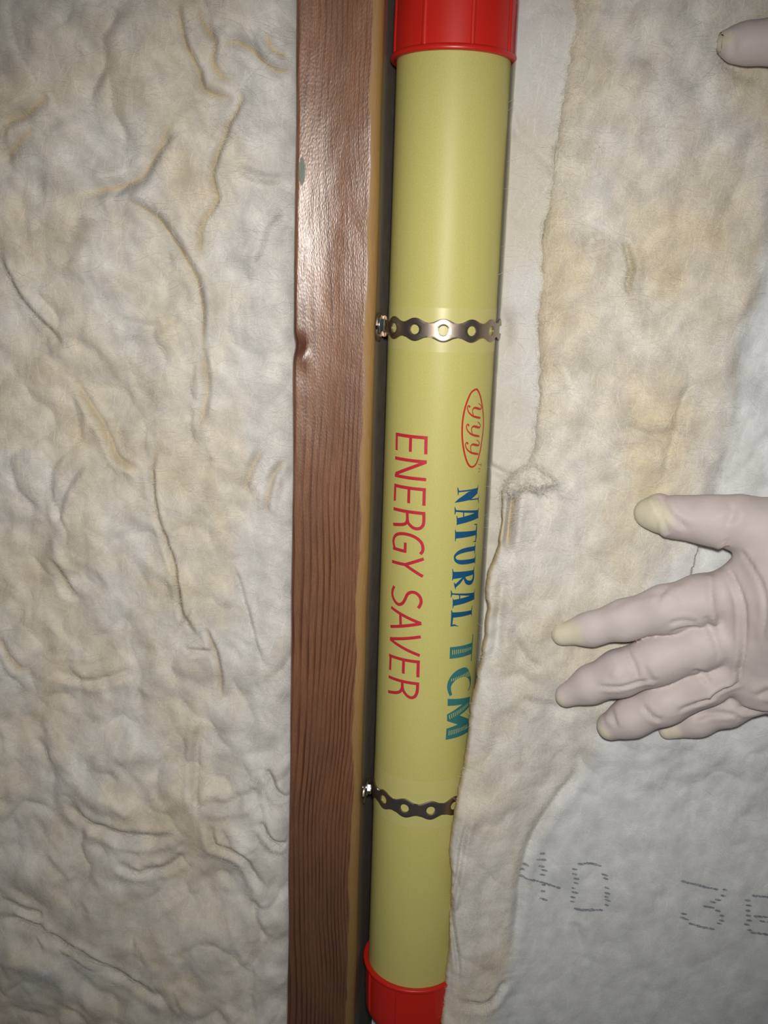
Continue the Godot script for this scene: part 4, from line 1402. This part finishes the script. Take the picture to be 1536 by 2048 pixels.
	F.fold([113.5, -200.9, 124.6, -194.9, 133.5, -190.4], 1.1, 1.0, 0.4)
	F.fold([124.9, -210, 131.5, -205.6, 140.7, -202.3], 1.2, 1.1, 0.5)
	F.fold([142.6, -198.3, 149.9, -200.4, 157.9, -198.6], 1.4, 1.4, 0.6)
	F.fold([137.3, -203.9, 143.1, -203, 145.8, -206], 1.0, 0.8, 0.4)
	F.fold([148.6, -190, 152.7, -184.6, 158.3, -182.9], 1.6, 1.2, 0.6)
	var tips: Array = [56.2, -171.9, 3, 12.5, 92.1, -108.3, 3, 10.8, 115, -221.1, 2, 6.5, 57.9, -208.5, 3, 5, 81, -222.9, 3, 5]
	obj("glove", glove_mesh(B, F, tips, 0.55), M.glove, root)
	# the fingertip of the other hand
	var S := Body.new(Vector3(104, 62, -14), Vector3(200, 132, 34), 1.25)
	S.chain([106.5, 97.9, 2, 3.4, 110.6, 96.8, 4, 6, 116.7, 96.8, 6, 7.6, 127.6, 96.9, 10, 8.8, 142.2, 97.3, 14, 9.6, 152.5, 97.7, 18, 10.5], 5.0, 1.0)
	var G := Field.new(100.0, 202.0, 134.0, 60.0, 0.8)
	G.fold([105.9, 100.2, 108.8, 96.1, 109.1, 90.1], 1.2, 0.6, 0.3)
	obj("glove", glove_mesh(S, G, [105, 98.1, 3, 3.5], 0.25), M.glove, root)


func glove_mesh(B: Body, F: Field, tips: Array, rough: float) -> ArrayMesh:
	var g: Array = B.net()
	var P: PackedVector3Array = g[0]
	var N: PackedVector3Array = g[1]
	var ripple := noise(91, 16.0, 2)
	var mottle := noise(92, 26.0, 3)
	var C := PackedColorArray()
	C.resize(P.size())
	for i in P.size():
		var p := P[i]
		P[i] = p + N[i] * (F.at(p.x, p.y) * smoothstep(-0.1, 0.5, N[i].z) + rough * 0.7 * ripple.get_noise_3dv(p))
		var c := mix(Color(0.58, 0.525, 0.515), Color(0.54, 0.475, 0.475), 0.5 + 0.9 * mottle.get_noise_3dv(p))
		for k in tips.size() / 4:
			var r: float = tips[4 * k + 3]
			var q := Vector2(p.x - tips[4 * k], p.y - tips[4 * k + 1]).length() / r
			c = mix(c, Color(0.63, 0.595, 0.47), smoothstep(1.25, 0.7, q))
		C[i] = c
	return arrays(P, smooth(P, g[2]), g[2], C)
